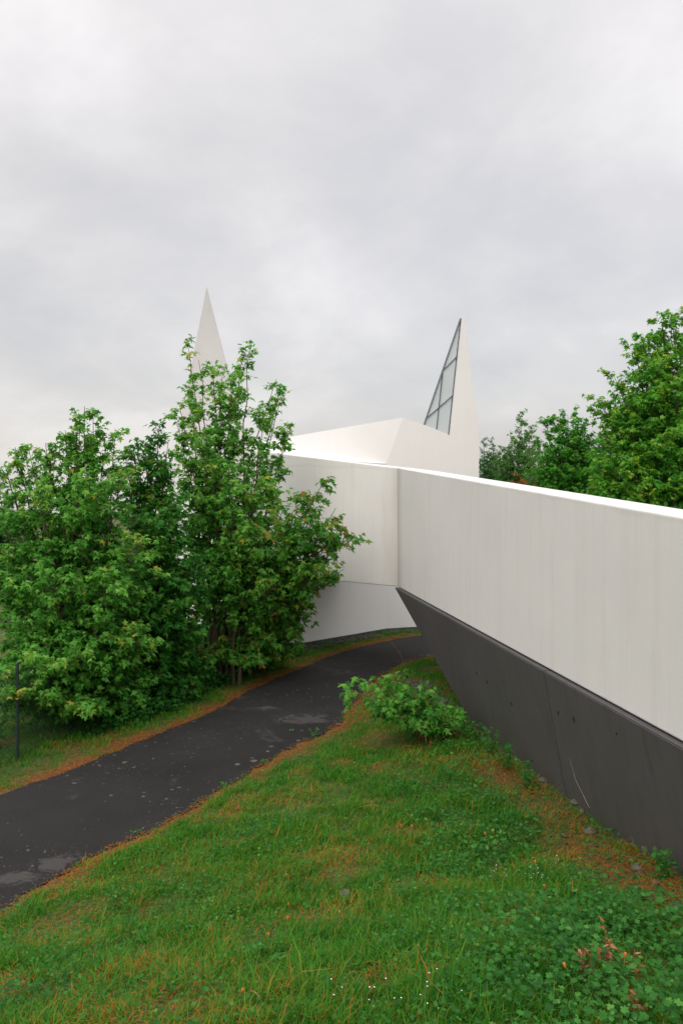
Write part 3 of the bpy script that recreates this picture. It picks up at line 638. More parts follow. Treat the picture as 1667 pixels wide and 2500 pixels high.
# right-hand trees beyond the footbridge
def dome(cx, top, rx, Y, bottom, n, k=1.0):
    o = []
    for i in range(n):
        a = rng.uniform(-1, 1); v = rng.uniform(0, 1)
        px = cx + a * rx; py = top + (bottom - top) * (a * a * .7 + .3 * v * v); o.append((px, py, Y + rng.uniform(-1, .6), k))
    return o
tree('maple_tree', gb(1660, 20.5), tips([(1455, 972, 20, .8), (1500, 922, 20.1, .8), (1545, 846, 20.2, .8), (1568, 812, 20.2, .8), (1612, 778, 20.4, .8), (1640, 762, 20.5, .8), (1480, 1010, 19.8, 1), (1530, 1040, 19.4, 1), (1590, 960, 19.5, 1), (1570, 900, 19.8, 1), (1640, 860, 20, 1), (1500, 1170, 19.2, 1), (1640, 785, 20.5), (1580, 838, 20.3, .8), (1700, 760, 20.5), (1515, 935, 20.2, .75), (1462, 985, 20, .6), (1600, 900, 19.6), (1550, 980, 19.5), (1650, 930, 19.3), (1480, 1060, 19.6, .9),
     (1450, 1120, 19.6, .9), (1720, 850, 20), (1780, 900, 20), (1530, 1120, 19), (1620, 1060, 18.8), (1690, 1010, 18.9), (1800, 1050, 19.5), (1560, 1200, 18.9), (1460, 1190, 19.4), (1640, 1180, 18.7), (1730, 1150, 18.9), (1860, 1000, 20.5), (1600, 830, 21), (1500, 1010, 21)]),
     'largest full crowned maple tree rising above the parapet at the right edge', 'tree', M_MAPLE_SUN, M_BARK, side_n=44, side_len=1.35, leaf=.18, cluster=10, twigs=7, t0=.3, elev=(0, 40), tint0=.42, wind=.05, tipbias=.45, r0=.1)
tree('maple_tree', gb(1385, 26), tips([(1335, 1020, 26), (1360, 1028, 26), (1385, 1012, 26, .9), (1430, 1025, 25.8, .9), (1400, 1060, 25.6), (1370, 1110, 25.3), (1450, 1120, 25.4), (1420, 1040, 25.8, .8), (1360, 1080, 25.5), (1410, 1100, 25.4), (1330, 1120, 25.6), (1440, 1080, 26), (1380, 1150, 25), (1430, 1160, 25.2), (1340, 1180, 25.4)]),
     'round topped maple tree left of the largest maple, beyond the parapet', 'tree', M_MAPLE_SUN, M_BARK, side_n=36, side_len=1.1, leaf=.18, cluster=9, twigs=6, t0=.25, elev=(0, 45), tint0=.28, wind=.05, r0=.08, group=None)
tree('birch_tree', gb(1275, 30), tips([(1268, 1012, 30, .6), (1245, 1085, 29.5, 1), (1225, 1100, 29.5, .9), (1285, 1060, 29.8, 1), (1310, 1130, 29, 1), (1272, 1022, 30, .75), (1295, 1035, 30, .6), (1260, 1075, 29.8, .8), (1250, 1100, 29.8, .8), (1300, 1090, 29.6), (1280, 1110, 29.2), (1235, 1120, 29.6, .8), (1215, 1130, 29.4, .7)]),
     'loose feathery birch tree with a bare twiggy top behind the parapet', 'tree', M_BIRCHLEAF, M_BIRCH, side_n=44, side_len=1.35, leaf=.14, cluster=10, twigs=7, t0=.3, elev=(5, 50), shape=(OVAL_V, OVAL_F), droop=1.0, wind=.4, tint0=.35, r0=.06)
tree('birch_tree', gb(1322, 28), tips([(1318, 1075, 28, .8), (1335, 1100, 28, .8), (1305, 1110, 27.8), (1325, 1130, 27.5), (1345, 1140, 27.7), (1300, 1150, 27.5)]),
     'pale drooping birch tree between the feathery birch and the round maple', 'tree', M_BIRCHLEAF, M_BIRCH, side_n=44, side_len=1.1, leaf=.125, cluster=11, twigs=7, t0=.3, elev=(-20, 25), shape=(OVAL_V, OVAL_F), droop=1.8, wind=.1, tint0=.5, r0=.05)
tree('poplar_tree', gb(1192, 33), tips([(1182, 1072, 33, .7), (1198, 1078, 33, .7), (1190, 1110, 32.6, .9), (1180, 1130, 32.5, .9), (1204, 1120, 32.6, .8), (1196, 1150, 32.4, .9)]),
     'small blue green tree just right of the white church wall', 'tree', M_POPLAR, M_BARK, side_n=44, side_len=.85, leaf=.14, cluster=9, twigs=6, t0=.3, elev=(20, 60), shape=(OVAL_V, OVAL_F), droop=.2, tint0=.35, r0=.05)
tree('rusty_shrub', gb(1268, 27), tips([(1262, 1157, 27, .8), (1275, 1165, 27, .8), (1282, 1178, 27, .8), (1255, 1175, 27, .8)]),
     'taller rust orange shrub peeping over the parapet below the birch', 'shrub', M_RUST, M_BARK, side_n=20, side_len=.32, leaf=.13, cluster=6, twigs=4, t0=.55, shape=(OVAL_V, OVAL_F), tint0=.45, group=None, r0=.03)
tree('rusty_shrub', gb(1308, 26), tips([(1300, 1182, 26, .8), (1313, 1172, 26, .8), (1292, 1186, 26, .8)]),
     'lower rust orange shrub peeping over the parapet nearer the round maple', 'shrub', M_RUST, M_BARK, side_n=20, side_len=.30, leaf=.12, cluster=6, twigs=4, t0=.6, shape=(OVAL_V, OVAL_F), tint0=.55, group=None, r0=.03)
# trees farther off that close the gaps near the skyline
for (px, Y, top, lab) in ((1230, 44, 1120, 'far tree in the gap between the small blue green tree and the birch'), (1370, 48, 1095, 'far tree behind the round topped maple'), (1460, 40, 1075, 'far tree in the gap beside the largest maple'),
                          (1590, 36, 1000, 'far tree behind the left half of the largest maple')):
    tree('distant_tree', gb(px, Y), tips([(px + rng.uniform(-45, 45), top + abs(rng.normal(0, 25)), Y) for _ in range(8)] + [(px - 30, 1180, Y - 1), (px + 30, 1180, Y - 1)]), lab, 'tree', M_POPLAR, M_BARK,
         side_n=22, side_len=1.5, leaf=.3, cluster=7, twigs=5, t0=.3, shape=(OVAL_V, OVAL_F), tint0=.2, r0=.1)
# young maple leaning out of the verge in the foreground
bx, by = 1.12, 9.75
sb = (bx, by, gz1(bx, by))
tree('maple_sapling', sb, tips([(835, 1672, 9.6, .7, .5), (880, 1655, 9.5, .9, .4), (915, 1650, 9.3, .9, .4), (960, 1662, 9.3, .9, .3), (905, 1700, 9.1, .9, .4), (1010, 1680, 9.5, .9, .2), (980, 1710, 9.1, 1, .3), (1040, 1700, 9.5, .8, .2), (940, 1740, 9.0, 1, .3),
     (1060, 1745, 9.2, .8, .2), (1010, 1770, 8.9, .9, .3), (870, 1690, 9.2, .7, .5), (1090, 1775, 9.4, .6, .2), (850, 1720, 9.2, .5, .5), (825, 1668, 9.7, .5, .6), (1110, 1790, 9.3, .6, .1), (1135, 1785, 9.4, .5, .1), (980, 1650, 9.8, .7, .3), (1040, 1680, 9.9, .7, .2)]),
     'young maple sapling leaning out over the path edge beside the dark wall', 'sapling', M_MAPLE, M_RUST_TWIG, side_n=11, side_len=.20, leaf=.135, cluster=3, twigs=3, elev=(-15, 30), tint0=.38, droop=.6, wind=-.1, r0=.010, flat=.5, tipbias=.25)

# dense low growth in the shade at the trees' feet
n = 9000
tt = rng.uniform(0, 1, n); ix = tt * (len(pl) - 1); 
yy = rng.uniform(8.5, 18.5, n); xx = np.interp(yy, LE[:, 1], LE[:, 0]) - 0.55 - np.abs(rng.normal(0, .75, n)) - .15 * fbm(yy * 3, yy, 1)
keep = ~((yy > 16.4) & (xx > -1.9)); keep &= ~((yy < 10.6) & (xx > -4.3)); keep &= ~(yy < 9.6) ; xx, yy = xx[keep], yy[keep]; n = len(xx)
hgt = rng.uniform(0, 1, n) ** 1.5 * (.15 + .5 * sstep(.4, 1.4, np.interp(yy, LE[:, 1], LE[:, 0]) - xx))
pos = np.stack([xx, yy, gz(xx, yy) + hgt], 1)
me = leafmesh('undergrowth', pos, rng.normal(0, 1, (n, 3)) * [1, 1, .4], rng.normal(0, .5, (n, 3)) + [0, -.3, 1], rng.uniform(.05, .11, n), np.clip(rng.normal(.3, .2, n), 0, 1))
tag(link('undergrowth', me, M_COVER), 'dark low undergrowth beneath the maple trees', 'undergrowth', kind='stuff')

# ------------------------------------------------------------------ fence
f0 = G(43, 1855)
fence = empty('wire_fence', (f0[0], f0[1], gz1(*f0)))
tag(fence, 'green chain link fence with dark post in front of the broad maple', 'fence')
dirf = Vector((0.36, 0.93, 0)).normalized()
for k in (-1, 0, 1):
    q = Vector((f0[0], f0[1], 0)) + dirf * (2.4 * k); z0 = gz1(q.x, q.y)
    tb = Tubes(); tb.add([(q.x, q.y, z0 - .2), (q.x, q.y, z0 + .5), (q.x, q.y, z0 + 1.15)], [.020, .020, .020], 10); tb.add([(q.x, q.y, z0 + 1.15), (q.x, q.y, z0 + 1.17), (q.x, q.y, z0 + 1.175)], [.023, .022, .002], 10)
    link('post', tb.mesh('post'), M_POST, fence)
tb = Tubes(); Lf, Hf, sp = 4.8, 1.05, .065
q0 = Vector((f0[0], f0[1], 0)) - dirf * 2.4
def fp(s, h):
    q = q0 + dirf * s; return (q.x, q.y, gz1(q.x, q.y) * 0 + np.interp(s, [0, 2.4, 4.8], [gz1(*(q0 + dirf * a).xy) for a in (0, 2.4, 4.8)]) + .03 + h)
s = -Hf
while s < Lf:
    for dr in (1, -1):
        a, b_ = (s, 0), (s + Hf, Hf)
        lo = max(0, -a[0]); hi = min(Hf, Lf - a[0])
        if hi > lo:
            h0, h1 = (lo, hi) if dr > 0 else (Hf - lo, Hf - hi)
            tb.add([fp(a[0] + lo, h0), fp(a[0] + (lo + hi) / 2, (h0 + h1) / 2), fp(a[0] + hi, h1)], [.0026] * 3, 3)
    s += sp
for h in (0, .52, 1.05): tb.add([fp(0, h), fp(2.4, h), fp(4.8, h)], [.002] * 3, 4)
link('wire_mesh', tb.mesh('wire_mesh'), M_WIRE, fence)

# ------------------------------------------------------------------ grass
DRY_SPOTS = [(*G(px, py), r, a) for (px, py, r, a) in ((330, 2360, .38, .85), (130, 2270, .35, .8), (640, 2170, .45, .6), (400, 2130, .5, .6), (820, 2240, .35, .7), (560, 2300, .35, .6), (900, 2080, .4, .6), (980, 2030, .22, 1.0), (1000, 1870, .4, .5), (200, 2450, .4, .6), (700, 1960, .5, .45))]
def dryness(x, y):
    """0 lush, 1 dry straw and moss: patches that belong to the ground"""
    dr = np.abs(sdist(x, y, RE)); dl = np.abs(sdist(x, y, LE)); dw = (np.interp(y, [1.5, 14], [WX(1.5), WX(14)]) + .2 - x)
    d = 1.5 * np.exp(-(dr / (.10 + .16 * fbm(x * 2, y * 2, 81, 2))) ** 2) + 1.6 * np.exp(-(dl / (.12 + .22 * fbm(x * 2, y * 2, 83, 2))) ** 2)
    d = d * (.25 + 1.1 * sstep(.3, .6, fbm(x * 2.7, y * 2.7, 87, 3)))
    d = np.maximum(d, 1.15 * np.exp(-((dw - .36) / .36) ** 2) * sstep(9.5, 7.8, y))
    n = fbm(x * 2.3 + 7, y * 2.3, 21, 4)
    d = np.maximum(d, sstep(.50, .74, n) * .62)
    d = d - .9 * np.exp(-(((x - 1.15) / .5) ** 2 + ((y - 6.9) / .9) ** 2))
    d = np.maximum(d, .55 * np.exp(-(((x + .75) / .6) ** 2 + ((y - 3.3) / .7) ** 2)))
    for (ex, ey, er, ea) in DRY_SPOTS: d = np.maximum(d, ea * .8 * np.exp(-(((x - ex) / er) ** 2 + ((y - ey) / er) ** 2)) * (.4 + .9 * fbm(x * 5, y * 5, 91, 3)))
    d = d * (1 - .85 * sstep(-.1, .8, x - .1 * (y - 3)) * sstep(5.0, 4.2, y) * sstep(.75, 1.1, dw))
    return np.clip(d, 0, 1)
def coverness(x, y):
    c = sstep(-.1, .8, x - .1 * (y - 3)) * sstep(5.2, 4.2, y) * (.35 + .65 * sstep(.35, .55, fbm(x * 3.1, y * 3.1, 71, 3))) ; c = np.maximum(c, .16 + sstep(.42, .66, fbm(x * 2.6, y * 2.6 + 3, 33, 3)) * .55)
    return np.clip(c, 0, 1)
def off_ok(x, y):
    wall = x < WX(y) + .12 - .0 * y
    return wall | (y > 10.2)
def scatter(x0, x1, y0, y1, dens, right=True):
    n = int((x1 - x0) * (y1 - y0) * dens); x = rng.uniform(x0, x1, n); y = rng.uniform(y0, y1, n)
    dr = sdist(x, y, RE); dl = -sdist(x, y, LE)
    edge = (fbm(x * 9, y * 9, 44, 2) - .5) * .20
    m = (dr > edge) if right else (dl > edge * .7 + .02)
    vis = np.abs(x) < .4288 * y + .9
    m &= vis & off_ok(x, y)
    return x[m], y[m]
B = []
def blades(x, y, hmul=1.0, wmul=1.0):
    n = len(x); dry = dryness(x, y); dist = np.hypot(x, y)
    patch = .5 * fbm(x * 2.1, y * 2.1, 55, 3) + .5 * fbm(x * 6.5, y * 6.5, 57, 3)
    keep = rng.uniform(0, 1, n) < np.clip(1.05 - .85 * dry, .14, 1); x, y, dry, dist, patch = x[keep], y[keep], dry[keep], dist[keep], patch[keep]; n = len(x)
    h = rng.gamma(5, .2, n) * (.024 + .052 * sstep(.35, .66, patch)) * (1 - .45 * dry) * hmul
    h = np.clip(h, .012, .42)
    az = rng.uniform(0, 2 * np.pi, n); lean = rng.uniform(.1, .9, n) + .5 * dry
    d = np.stack([np.cos(az) * lean + .18, np.sin(az) * lean, np.ones(n)], 1); d /= np.linalg.norm(d, axis=1)[:, None]
    s = np.stack([-np.sin(az), np.cos(az), np.zeros(n)], 1)
    # turn the flat of most blades at random
    w = rng.uniform(.0011, .0026, n) * wmul * (1 + .10 * dist)
    b = np.stack([x, y, gz(x, y) - .004], 1)
    m1 = b + d * (h * .55)[:, None] + np.array([0, 0, .04]) * h[:, None]
    t = b + d * h[:, None] + np.stack([np.cos(az), np.sin(az), -.6 * np.ones(n)], 1) * (h * .28 * lean)[:, None]
    V = np.stack([b - s * w[:, None], b + s * w[:, None], m1 + s * (w * .8)[:, None], m1 - s * (w * .8)[:, None], t], 1)
    tint = np.clip(rng.normal(.26, .15, n) + .28 * dry + .16 * (patch - .5) + (rng.uniform(0, 1, n) < (.05 + .42 * dry)) * rng.uniform(.25, .6, n), 0, 1)
    B.append((V, tint))
for (x0, x1, y0, y1, dn, r_) in ((-2.2, 3.0, 2.0, 4.2, 14000, True), (-3.4, 3.0, 4.2, 6.5, 10500, True), (-3, 2.8, 6.5, 9.0, 6500, True), (-1.6, 2.4, 9.0, 12.2, 4200, True), (-.4, 2.2, 12.2, 16.5, 2000, True),
                                (-6.5, -1.6, 6.5, 13.5, 3300, False), (-3.2, 3.6, 13.5, 21, 2400, False)):
    x, y = scatter(x0, x1, y0, y1, dn, r_); blades(x, y)
# taller tufts along the foot of the dark wall and in the lush patch
def tuft(x, y, n, r, hm):
    q = rng.normal(0, r, (n, 2)); blades(x + q[:, 0], y + q[:, 1], hm, 1.2)
for (px, py, n, r, hm) in ((1250, 1935, 260, .10, 1.8), (1210, 1980, 260, .12, 1.8), (1180, 2040, 300, .12, 1.9), (1500, 2010, 120, .06, 3.2), (1530, 2040, 110, .05, 3.4), (1290, 1850, 120, .07, 2.4), (1330, 1890, 90, .05, 2.4),
                          (1250, 1830, 120, .07, 2.6), (1090, 1790, 90, .06, 2.2), (620, 2440, 90, .07, 2.4), (590, 2400, 80, .06, 2.2), (1020, 2100, 120, .07, 1.7), (1340, 2300, 160, .09, 1.8), (1060, 2300, 140, .08, 1.8), (760, 2420, 160, .1, 1.6)):
    tuft(*G(px, py), n, r, hm)
V = np.concatenate([b[0] for b in B]); tint = np.concatenate([b[1] for b in B]); n = len(V)
print('blades', n)
o = (np.arange(n) * 5)[:, None]
quad = (o + np.array([0, 1, 2, 3])).ravel(); tri = (o + np.array([3, 2, 4])).ravel()
me = npmesh('grass', V.reshape(-1, 3), np.concatenate([quad, tri]), np.concatenate([np.full(n, 4), np.full(n, 3)]), False, {'tint': np.repeat(tint, 5)})
tag(link('grass', me, M_GRASS), 'patchy green and straw coloured grass on the bank and verges', 'grass', kind='stuff')

# dry pine-needle like litter along the edges and below the wall
n = 230000; x = rng.uniform(-4.8, 2.9, n); y = rng.uniform(2.2, 19, n); dd = dryness(x, y)
m = (rng.uniform(0, 1, n) < dd ** 2.2) & off_ok(x, y) & (np.abs(x) < .4288 * y + .8) & ((sdist(x, y, RE) > -.05) | (sdist(x, y, LE) < .04)); x, y = x[m], y[m]; n = len(x)
az = rng.uniform(0, np.pi * 2, n); ln = rng.uniform(.015, .05, n); w = rng.uniform(.0008, .0016, n) * (1 + .1 * y); d = np.stack([np.cos(az), np.sin(az), rng.normal(0, .15, n)], 1); s = np.stack([-np.sin(az), np.cos(az), 0 * az], 1)
b = np.stack([x, y, gz(x, y) + rng.uniform(.010, .035, n)], 1)
V = np.stack([b - s * w[:, None], b + s * w[:, None], b + d * ln[:, None] + s * w[:, None], b + d * ln[:, None] - s * w[:, None]], 1)
me = npmesh('straw_litter', V.reshape(-1, 3), np.arange(n * 4), np.full(n, 4), False, {'tint': np.repeat(np.clip(rng.normal(.83, .06, n), .6, .97), 4)})
tag(link('straw_litter', me, M_GRASS), 'orange brown straw litter along the path edges and dark wall', 'litter', kind='stuff')

# creeping leafy ground cover
n = 170000; x = rng.uniform(-2.6, 2.6, n); y = rng.uniform(2.1, 10, n); c = coverness(x, y)
m = (rng.uniform(0, 1, n) < c * (1 - .8 * dryness(x, y)) * np.interp(y, [2, 4, 10], [.8, .6, .3])) & off_ok(x, y) & (sdist(x, y, RE) > .15) & (np.abs(x) < .4288 * y + .8); x, y = x[m], y[m]; n = len(x)
hh = rng.uniform(.02, .095, n) * (.5 + coverness(x, y)); pos = np.stack([x, y, gz(x, y) + hh], 1); az = rng.uniform(0, 2 * np.pi, n)
me = leafmesh('ground_cover', pos, np.stack([np.cos(az), np.sin(az), rng.normal(.1, .35, n)], 1), rng.normal(0, .3, (n, 3)) + [0, -.15, 1], rng.uniform(.011, .038, n) * (.75 + .4 * sstep(.2, 1.2, x)), np.clip(rng.normal(.40, .22, n), 0, 1), (LOBE_V, LOBE_F))
tag(link('ground_cover', me, M_COVER), 'creeping lobed leaves covering the lower right of the bank', 'ground cover', kind='stuff')
print('cover', n)

# ------------------------------------------------------------------ small plants and stones, each a thing
def ball(r, sx=1, sy=1, sz=1, jit=.18, sub=2):
    bm = bmesh.new(); bmesh.ops.create_icosphere(bm, subdivisions=sub, radius=r)
    for v in bm.verts:
        k = 1 + random.uniform(-jit, jit); v.co = Vector((v.co.x * sx * k, v.co.y * sy * k, v.co.z * sz * k))
    me = bpy.data.meshes.new('s'); bm.to_mesh(me); bm.free(); return me
def weed(name, loc, label, n, r, h, leaf, m=M_COVER, shape=(LOBE_V, LOBE_F), tint=.6, cat='weed', group=None, stems=6, stem_m=None):
    root = empty(name, loc); tag(root, label, cat, group); tb = Tubes(); pp, dd, nn, ss = [], [], [], []
    for k in range(stems):
        a = rng.uniform(0, 2 * np.pi); q = np.array([math.cos(a) * r * rng.uniform(.2, 1), math.sin(a) * r * rng.uniform(.2, 1), h * rng.uniform(.6, 1.05)])
        c = curve((0, 0, -.03), q, (0, 0, .1 * h), 6); tb.add(c, np.linspace(.003, .0012, 6), 4)
        for j in range(max(1, n // stems)):
            t = rng.uniform(.25, 1); p = c[min(5, int(t * 5.99))] + rng.normal(0, leaf * .25, 3); pp.append(p)
            a2 = rng.uniform(0, 2 * np.pi); dd.append((math.cos(a2), math.sin(a2), rng.normal(0, .3))); nn.append(rng.normal(0, .4, 3) + [0, -.4, 1]); ss.append(leaf * rng.uniform(.6, 1.2))
    local('stem', tb.mesh('stem'), stem_m or M_STALK, root)
    local('foliage' if m is not M_DEAD else 'withered_foliage', leafmesh('leaves', pp, dd, nn, np.array(ss), np.clip(rng.normal(tint, .15, len(pp)), 0, 1), shape), m, root)
    return root
def at_wall(px, dy=0):
    # a spot on the ground just in front of the dark wall at this photo column
    Y = (WX(0) + .02) / ((px - 833.5) / F + .129); return (WX(Y) + .07, Y, gz1(WX(Y) + .07, Y))
gr = 'leafy weeds along the foot of the dark wall'
for (px, n, r, h, lf, lab) in ((1120, 60, .12, .16, .045, 'leafy weed at the far end of the dark wall beside the sapling'), (1165, 70, .13, .17, .045, 'bushy weed at the dark wall just right of the sapling'),
        (1205, 60, .10, .17, .04, 'small dark weed at the wall, second right of the sapling'), (1250, 60, .12, .18, .04, 'upright weed at the wall left of the wall joint'), (1300, 60, .14, .15, .04, 'low spreading weed at the wall below the tie holes'),
        (1640, 40, .05, .15, .04, 'single upright nettle like weed at the dark wall near the right edge')):
    q = at_wall(px); weed('leafy_weed', (q[0] - .12, q[1] - .03, q[2]), lab, int(n * 2.2), r * 1.25, h * 1.5, lf, stems=12, group=gr, tint=.45)
# saplings and herbs on the path edge
for (px, py, h, lab) in ((545, 1925, .07, 'small feathery weed on the right path edge, left of centre'), (640, 1868, .07, 'small feathery weed on the right path edge below the worn patch'), (335, 2040, .06, 'small feathery weed on the near path edge'),
        (712, 1788, .05, 'tiny weed growing in a crack of the path'), (765, 1800, .12, 'taller weed where the path edge bends')):
    g_ = G(px, py); weed('edge_weed', (g_[0], g_[1], gz1(*g_)), lab, 26, .07, h, .03, tint=.7, group='weeds along the path edge', stems=5)
# withered plant bottom right
dg = 'withered brown weeds in the ground cover'
for (px, py, h, n, lab) in ((1430, 2400, .16, 30, 'withered rust brown weed, leftmost of the dead plants at lower right'), (1480, 2380, .20, 30, 'tallest withered rust brown weed at lower right'), (1560, 2500, .13, 20, 'withered weed nearest the bottom right corner'),
        (1540, 2395, .15, 16, 'pale dried curled weed right of the rust brown ones')):
    g_ = G(px, py); weed('withered_weed', (g_[0], g_[1], gz1(*g_)), lab, n, .05, h, .035, M_DEAD, (OVAL_V, OVAL_F), .5, 'weed', dg, 4, M_RUST_TWIG)
# dandelions
def dandelion(loc, h, az, lean, bud, label):
    root = empty('dandelion', loc); tag(root, label, 'dandelion', 'closed dandelions on the bank')
    top = np.array([math.cos(az) * lean, math.sin(az) * lean, h]); tb = Tubes(); tb.add(curve((0, 0, -.02), top, (0, 0, .25 * h), 9), np.linspace(.0028, .0018, 9), 5)
    local('stem', tb.mesh('stem'), M_STALK if bud else M_RUST_TWIG, root)
    tb = Tubes(); d = top / np.linalg.norm(top)
    pr_ = [(-.4, .003), (0, .005), (.4, .0065), (.9, .006), (1.4, .006), (1.6, .002)]
    tb.add([top + d * a * .011 for a, _ in pr_], [r for _, r in pr_], 9); f = tb.mesh('flower_head'); local('flower_head', f, M_ORANGE, root)
    return root
spots = [(1310, 2165, .2, 'with a long pale stem among the white flowers', 1), (1330, 2190, .12, 'just right of the long stemmed one', 1), (1268, 2232, .10, 'left one of a pair above the ground cover', 0), (1238, 2262, .08, 'lying low left of the ground cover', 0),
         (1404, 2240, .08, 'alone in the middle of the ground cover', 0), (1519, 2410, .16, 'yellow topped beside the withered weeds', 1), (1405, 2425, .13, 'with a white tuft left of the withered weeds', 1), (695, 2300, .16, 'tallest of a cluster low in the centre of the bank', 1),
         (720, 2220, .1, 'at the top of the low central cluster', 0), (668, 2300, .09, 'leaning left in the low central cluster', 0), (823, 2240, .08, 'alone, right of the low central cluster', 0), (585, 2440, .08, 'near the bottom edge with a dry stalk beside it', 0),
         (1038, 1805, .10, 'left of a pair below the sapling', 1), (1055, 1810, .09, 'right of a pair below the sapling', 0), (1015, 1850, .08, 'left of the pale bent stalk below the sapling', 0), (1135, 1830, .09, 'near the wall end, farthest right of the sapling group', 0),
         (1105, 1870, .08, 'on the mid bank between sapling and lush grass', 0), (1000, 2020, .08, 'beside the bare soil patch', 0), (1050, 2040, .07, 'below the bare soil patch', 0), (1190, 2035, .06, 'below the lush tuft by the straw', 0), (985, 2015, .07, 'at the left end of the bare soil patch', 0),
         (960, 1880, .07, 'on the upper bank left of the mid bank', 0)]
for i, (px, py, h, lab, bud) in enumerate(spots):
    g_ = G(px, py + 25); dandelion((g_[0], g_[1], gz1(*g_)), h, random.uniform(0, 6.3), random.uniform(.01, .05), bud, 'closed orange dandelion ' + lab)
# white flowers in small sprays
for (px, py, lab) in ((1300, 2160, 'largest spray of tiny white flowers in the grass at right'), (1215, 2145, 'tiny white flowers left of the largest white spray'), (1335, 2125, 'tiny white flowers above right of the largest white spray'),
                      (860, 2455, 'tiny white flowers near the bottom edge at centre'), (940, 2470, 'pair of tiny white flowers at the bottom edge right of centre'), (1010, 2480, 'tiny white flowers at the bottom edge below the withered weeds'), (1075, 2450, 'tiny white flowers right of the bottom centre sprays')):
    g_ = G(px, py + 12); root = empty('white_wildflower', (g_[0], g_[1], gz1(*g_))); tag(root, lab, 'wildflower', 'white wildflowers on the bank')
    ts = Tubes(); V = []; cnt = 11 if 'largest' in lab else 4; fp_, fd, fn_, fs = [], [], [], []
    for k in range(cnt):
        q = np.array([random.uniform(-.09, .09), random.uniform(-.05, .05), random.uniform(.06, .13)]); ts.add(curve((q[0] * .2, q[1] * .2, 0), q, (0, 0, .01), 5), [.001] * 5, 3)
        for j in range(5):
            a = j * 1.2566 + q[0] * 50; fp_.append(q); fd.append((math.cos(a), math.sin(a), .25)); fn_.append((0, -.2, 1)); fs.append(.0040)
    local('stem', ts.mesh('stem'), M_STALK, root)
    local('blossom', leafmesh('blossom', fp_, fd, fn_, np.array(fs), np.zeros(len(fp_)), (OVAL_V * [1.6, 1, 1], OVAL_F)), M_PETAL, root)
# dry stalks lying in and rising from the grass
for (x0, y0, x1, y1, h, lab) in ((1145, 2080, 1150, 2010, .16, 'curved pink dry stalk standing mid bank'), (1060, 1590, 930, 1560, .0, ''), (600, 2440, 640, 2460, .02, 'dry orange stalk lying near the bottom edge'),
        (985, 1825, 1030, 1842, .03, 'pale bent stalk lying below the sapling'), (1240, 2250, 1310, 2258, .05, 'pale arched stalk above the ground cover'), (870, 1980, 940, 1978, .02, 'pale flat stalk on the upper bank'), (975, 1992, 1005, 2005, .03, 'short bent straw beside the pale flat stalk')):
    if not lab: continue
    a = G(x0, y0); b_ = G(x1, y1 if h < .1 else y0 + 2); za, zb = gz1(*a) + .015, gz1(*b_) + .02 + (h if h > .1 else 0)
    tb = Tubes(); tb.add(curve((0, 0, 0), (b_[0] - a[0], b_[1] - a[1], zb - za), (.0, 0, h * .5 + .02), 9), np.linspace(.0022, .0012, 9), 5)
    o = link('dry_stalk', tb.mesh('dry_stalk'), M_STRAW if h < .1 else M_RUST_TWIG, None, (a[0], a[1], za)); tag(o, lab, 'stalk', 'dry stalks on the bank')
# the long bare twig that rises beside the sapling in front of the path
root_p = (1.05, 9.6); z0 = gz1(*root_p); tb = Tubes()
tipw = P(933, 1550, 9.0); midw = P(980, 1605, 9.2); b0 = np.array([root_p[0], root_p[1], z0])
tb.add(curve((0, 0, 0), np.array(midw) - b0, (.0, 0, .05), 8), np.linspace(.004, .003, 8), 5); tb.add(curve(np.array(midw) - b0, np.array(tipw) - b0, (.03, 0, .0), 8), np.linspace(.003, .0012, 8), 5)
tb.add(curve(np.array(midw) - b0, np.array(P(975, 1588, 9.1)) - b0, (0, 0, 0), 4), [.002, .0018, .0015, .001], 4)
tag(link('bare_twig', tb.mesh('bare_twig'), M_RUST_TWIG, None, tuple(b0)), 'long bare reddish twig arching up behind the sapling', 'twig')
# pale scratch on the wall, drawn as a thin raised tube
a = wall_pt(1441, 1972, .012); b_ = wall_pt(1390, 1848, .006); c_ = wall_pt(1408, 1905, .012); tb = Tubes()
tb.add([a, (a + c_) / 2, c_, (b_ + c_) / 2, b_], [.0024, .0024, .002, .0012, .0006], 5)
o = link('wall_scratch', tb.mesh('wall_scratch'), M_SCRATCH); tag(o, 'thin pale scratch on the dark wall right of its joint', 'scratch')
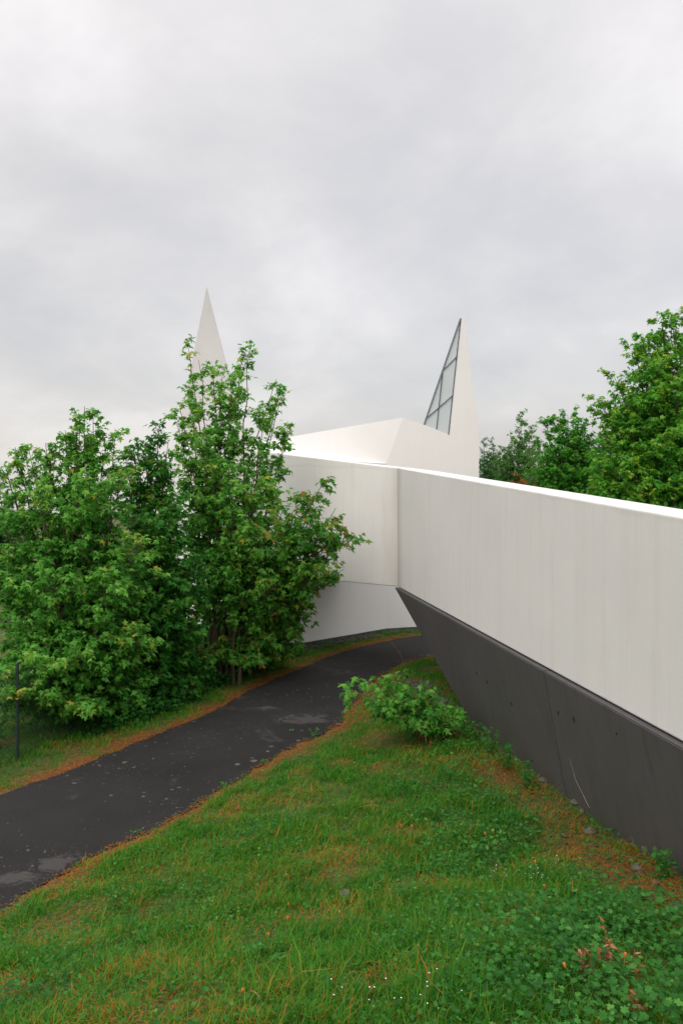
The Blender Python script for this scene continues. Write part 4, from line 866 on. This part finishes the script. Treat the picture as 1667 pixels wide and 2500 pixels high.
# stones at the foot of the wall
protos = [ball(.06, 1.2, .9, .55), ball(.05, .9, 1.2, .6), ball(.045, 1, 1, .75)]
for p_ in protos: p_.materials.append(M_STONE)
stones = [(1325, 1908, 1.0, 'flat grey stone at the wall left of the joint'), (1355, 1915, 1.1, 'broad grey stone at the wall under the joint'), (1372, 1925, .8, 'small stone touching the wall just past the joint'), (1408, 1962, 1.0, 'mossy stone below the pale scratch'),
          (1420, 1985, .7, 'small pale stone in the straw below the wall'), (1462, 1990, 1.2, 'round grey stone against the wall beside the scratch foot'), (1440, 2035, 1.1, 'flat half buried stone in the orange straw'), (1375, 2045, .6, 'small stone sunk in the straw patch'),
          (1578, 2080, 1.1, 'pale stone at the wall near the right edge'), (1557, 2060, .6, 'tiny pale stone beside the pale stone at the wall'), (1650, 2225, 1.2, 'grey stone at the right edge in the brown straw'), (1600, 2160, .7, 'small stone in the brown litter at right'),
          (1555, 2125, .8, 'grey stone in the brown litter left of the nettle'), (1250, 1832, .8, 'stone between the weeds at the wall'), (1100, 2260, .0, ''), (843, 2187, .9, 'flat grey stone bedded in the middle of the bank')]
for i, (px, py, s_, lab) in enumerate(stones):
    if not lab: continue
    g_ = G(px, py); o = bpy.data.objects.new('stone', protos[i % 3]); COL.objects.link(o); o.location = (g_[0], g_[1], gz1(*g_) + .012); o.scale = (s_ * .8,) * 3; o.rotation_euler = (0, 0, random.uniform(0, 6)); tag(o, lab, 'stone', 'stones on the bank')
# ballast: heap beyond the end of the wall, and the drip strip along the church
def rubble(name, pts, smin, smax, label):
    bm0 = bmesh.new(); bmesh.ops.create_icosphere(bm0, subdivisions=1, radius=1); bv = np.array([v.co[:] for v in bm0.verts]); bf = np.array([[v.index for v in f.verts] for f in bm0.faces]); bm0.free()
    n = len(pts); s = rng.uniform(smin, smax, (n, 1, 1)); V = bv[None] * rng.uniform(.6, 1.3, (n, len(bv), 1)) * s * rng.uniform(.6, 1.2, (n, 1, 3)) + np.array(pts)[:, None]
    F_ = (bf[None] + (np.arange(n) * len(bv))[:, None, None]).ravel()
    tag(link(name, npmesh(name, V.reshape(-1, 3), F_, np.full(n * len(bf), 3)), M_STONE_DARK), label, 'gravel', kind='stuff')
q = []
for _ in range(420):
    x = rng.uniform(1.0, 1.75); y = rng.uniform(10.3, 13.6); 
    if x > WX(y) + .3 or sdist(np.array([x]), np.array([y]), RE)[0] < .35: continue
    q.append((x, y, gz1(x, y) + .02))
rubble('ballast_gravel', q, .025, .06, 'dark ballast stones heaped past the far end of the dark wall')
q = []
for (a, b_) in ((pa, pb), (pb, pc)):
    o_ = outn(a, b_)
    for _ in range(900):
        v = a.lerp(b_, rng.uniform(0, 1)) + o_ * rng.uniform(.05, .42); q.append((v.x, v.y, gz1(v.x, v.y) + .015))
rubble('drip_gravel', q, .015, .04, 'dark gravel strip along the foot of the church wall')
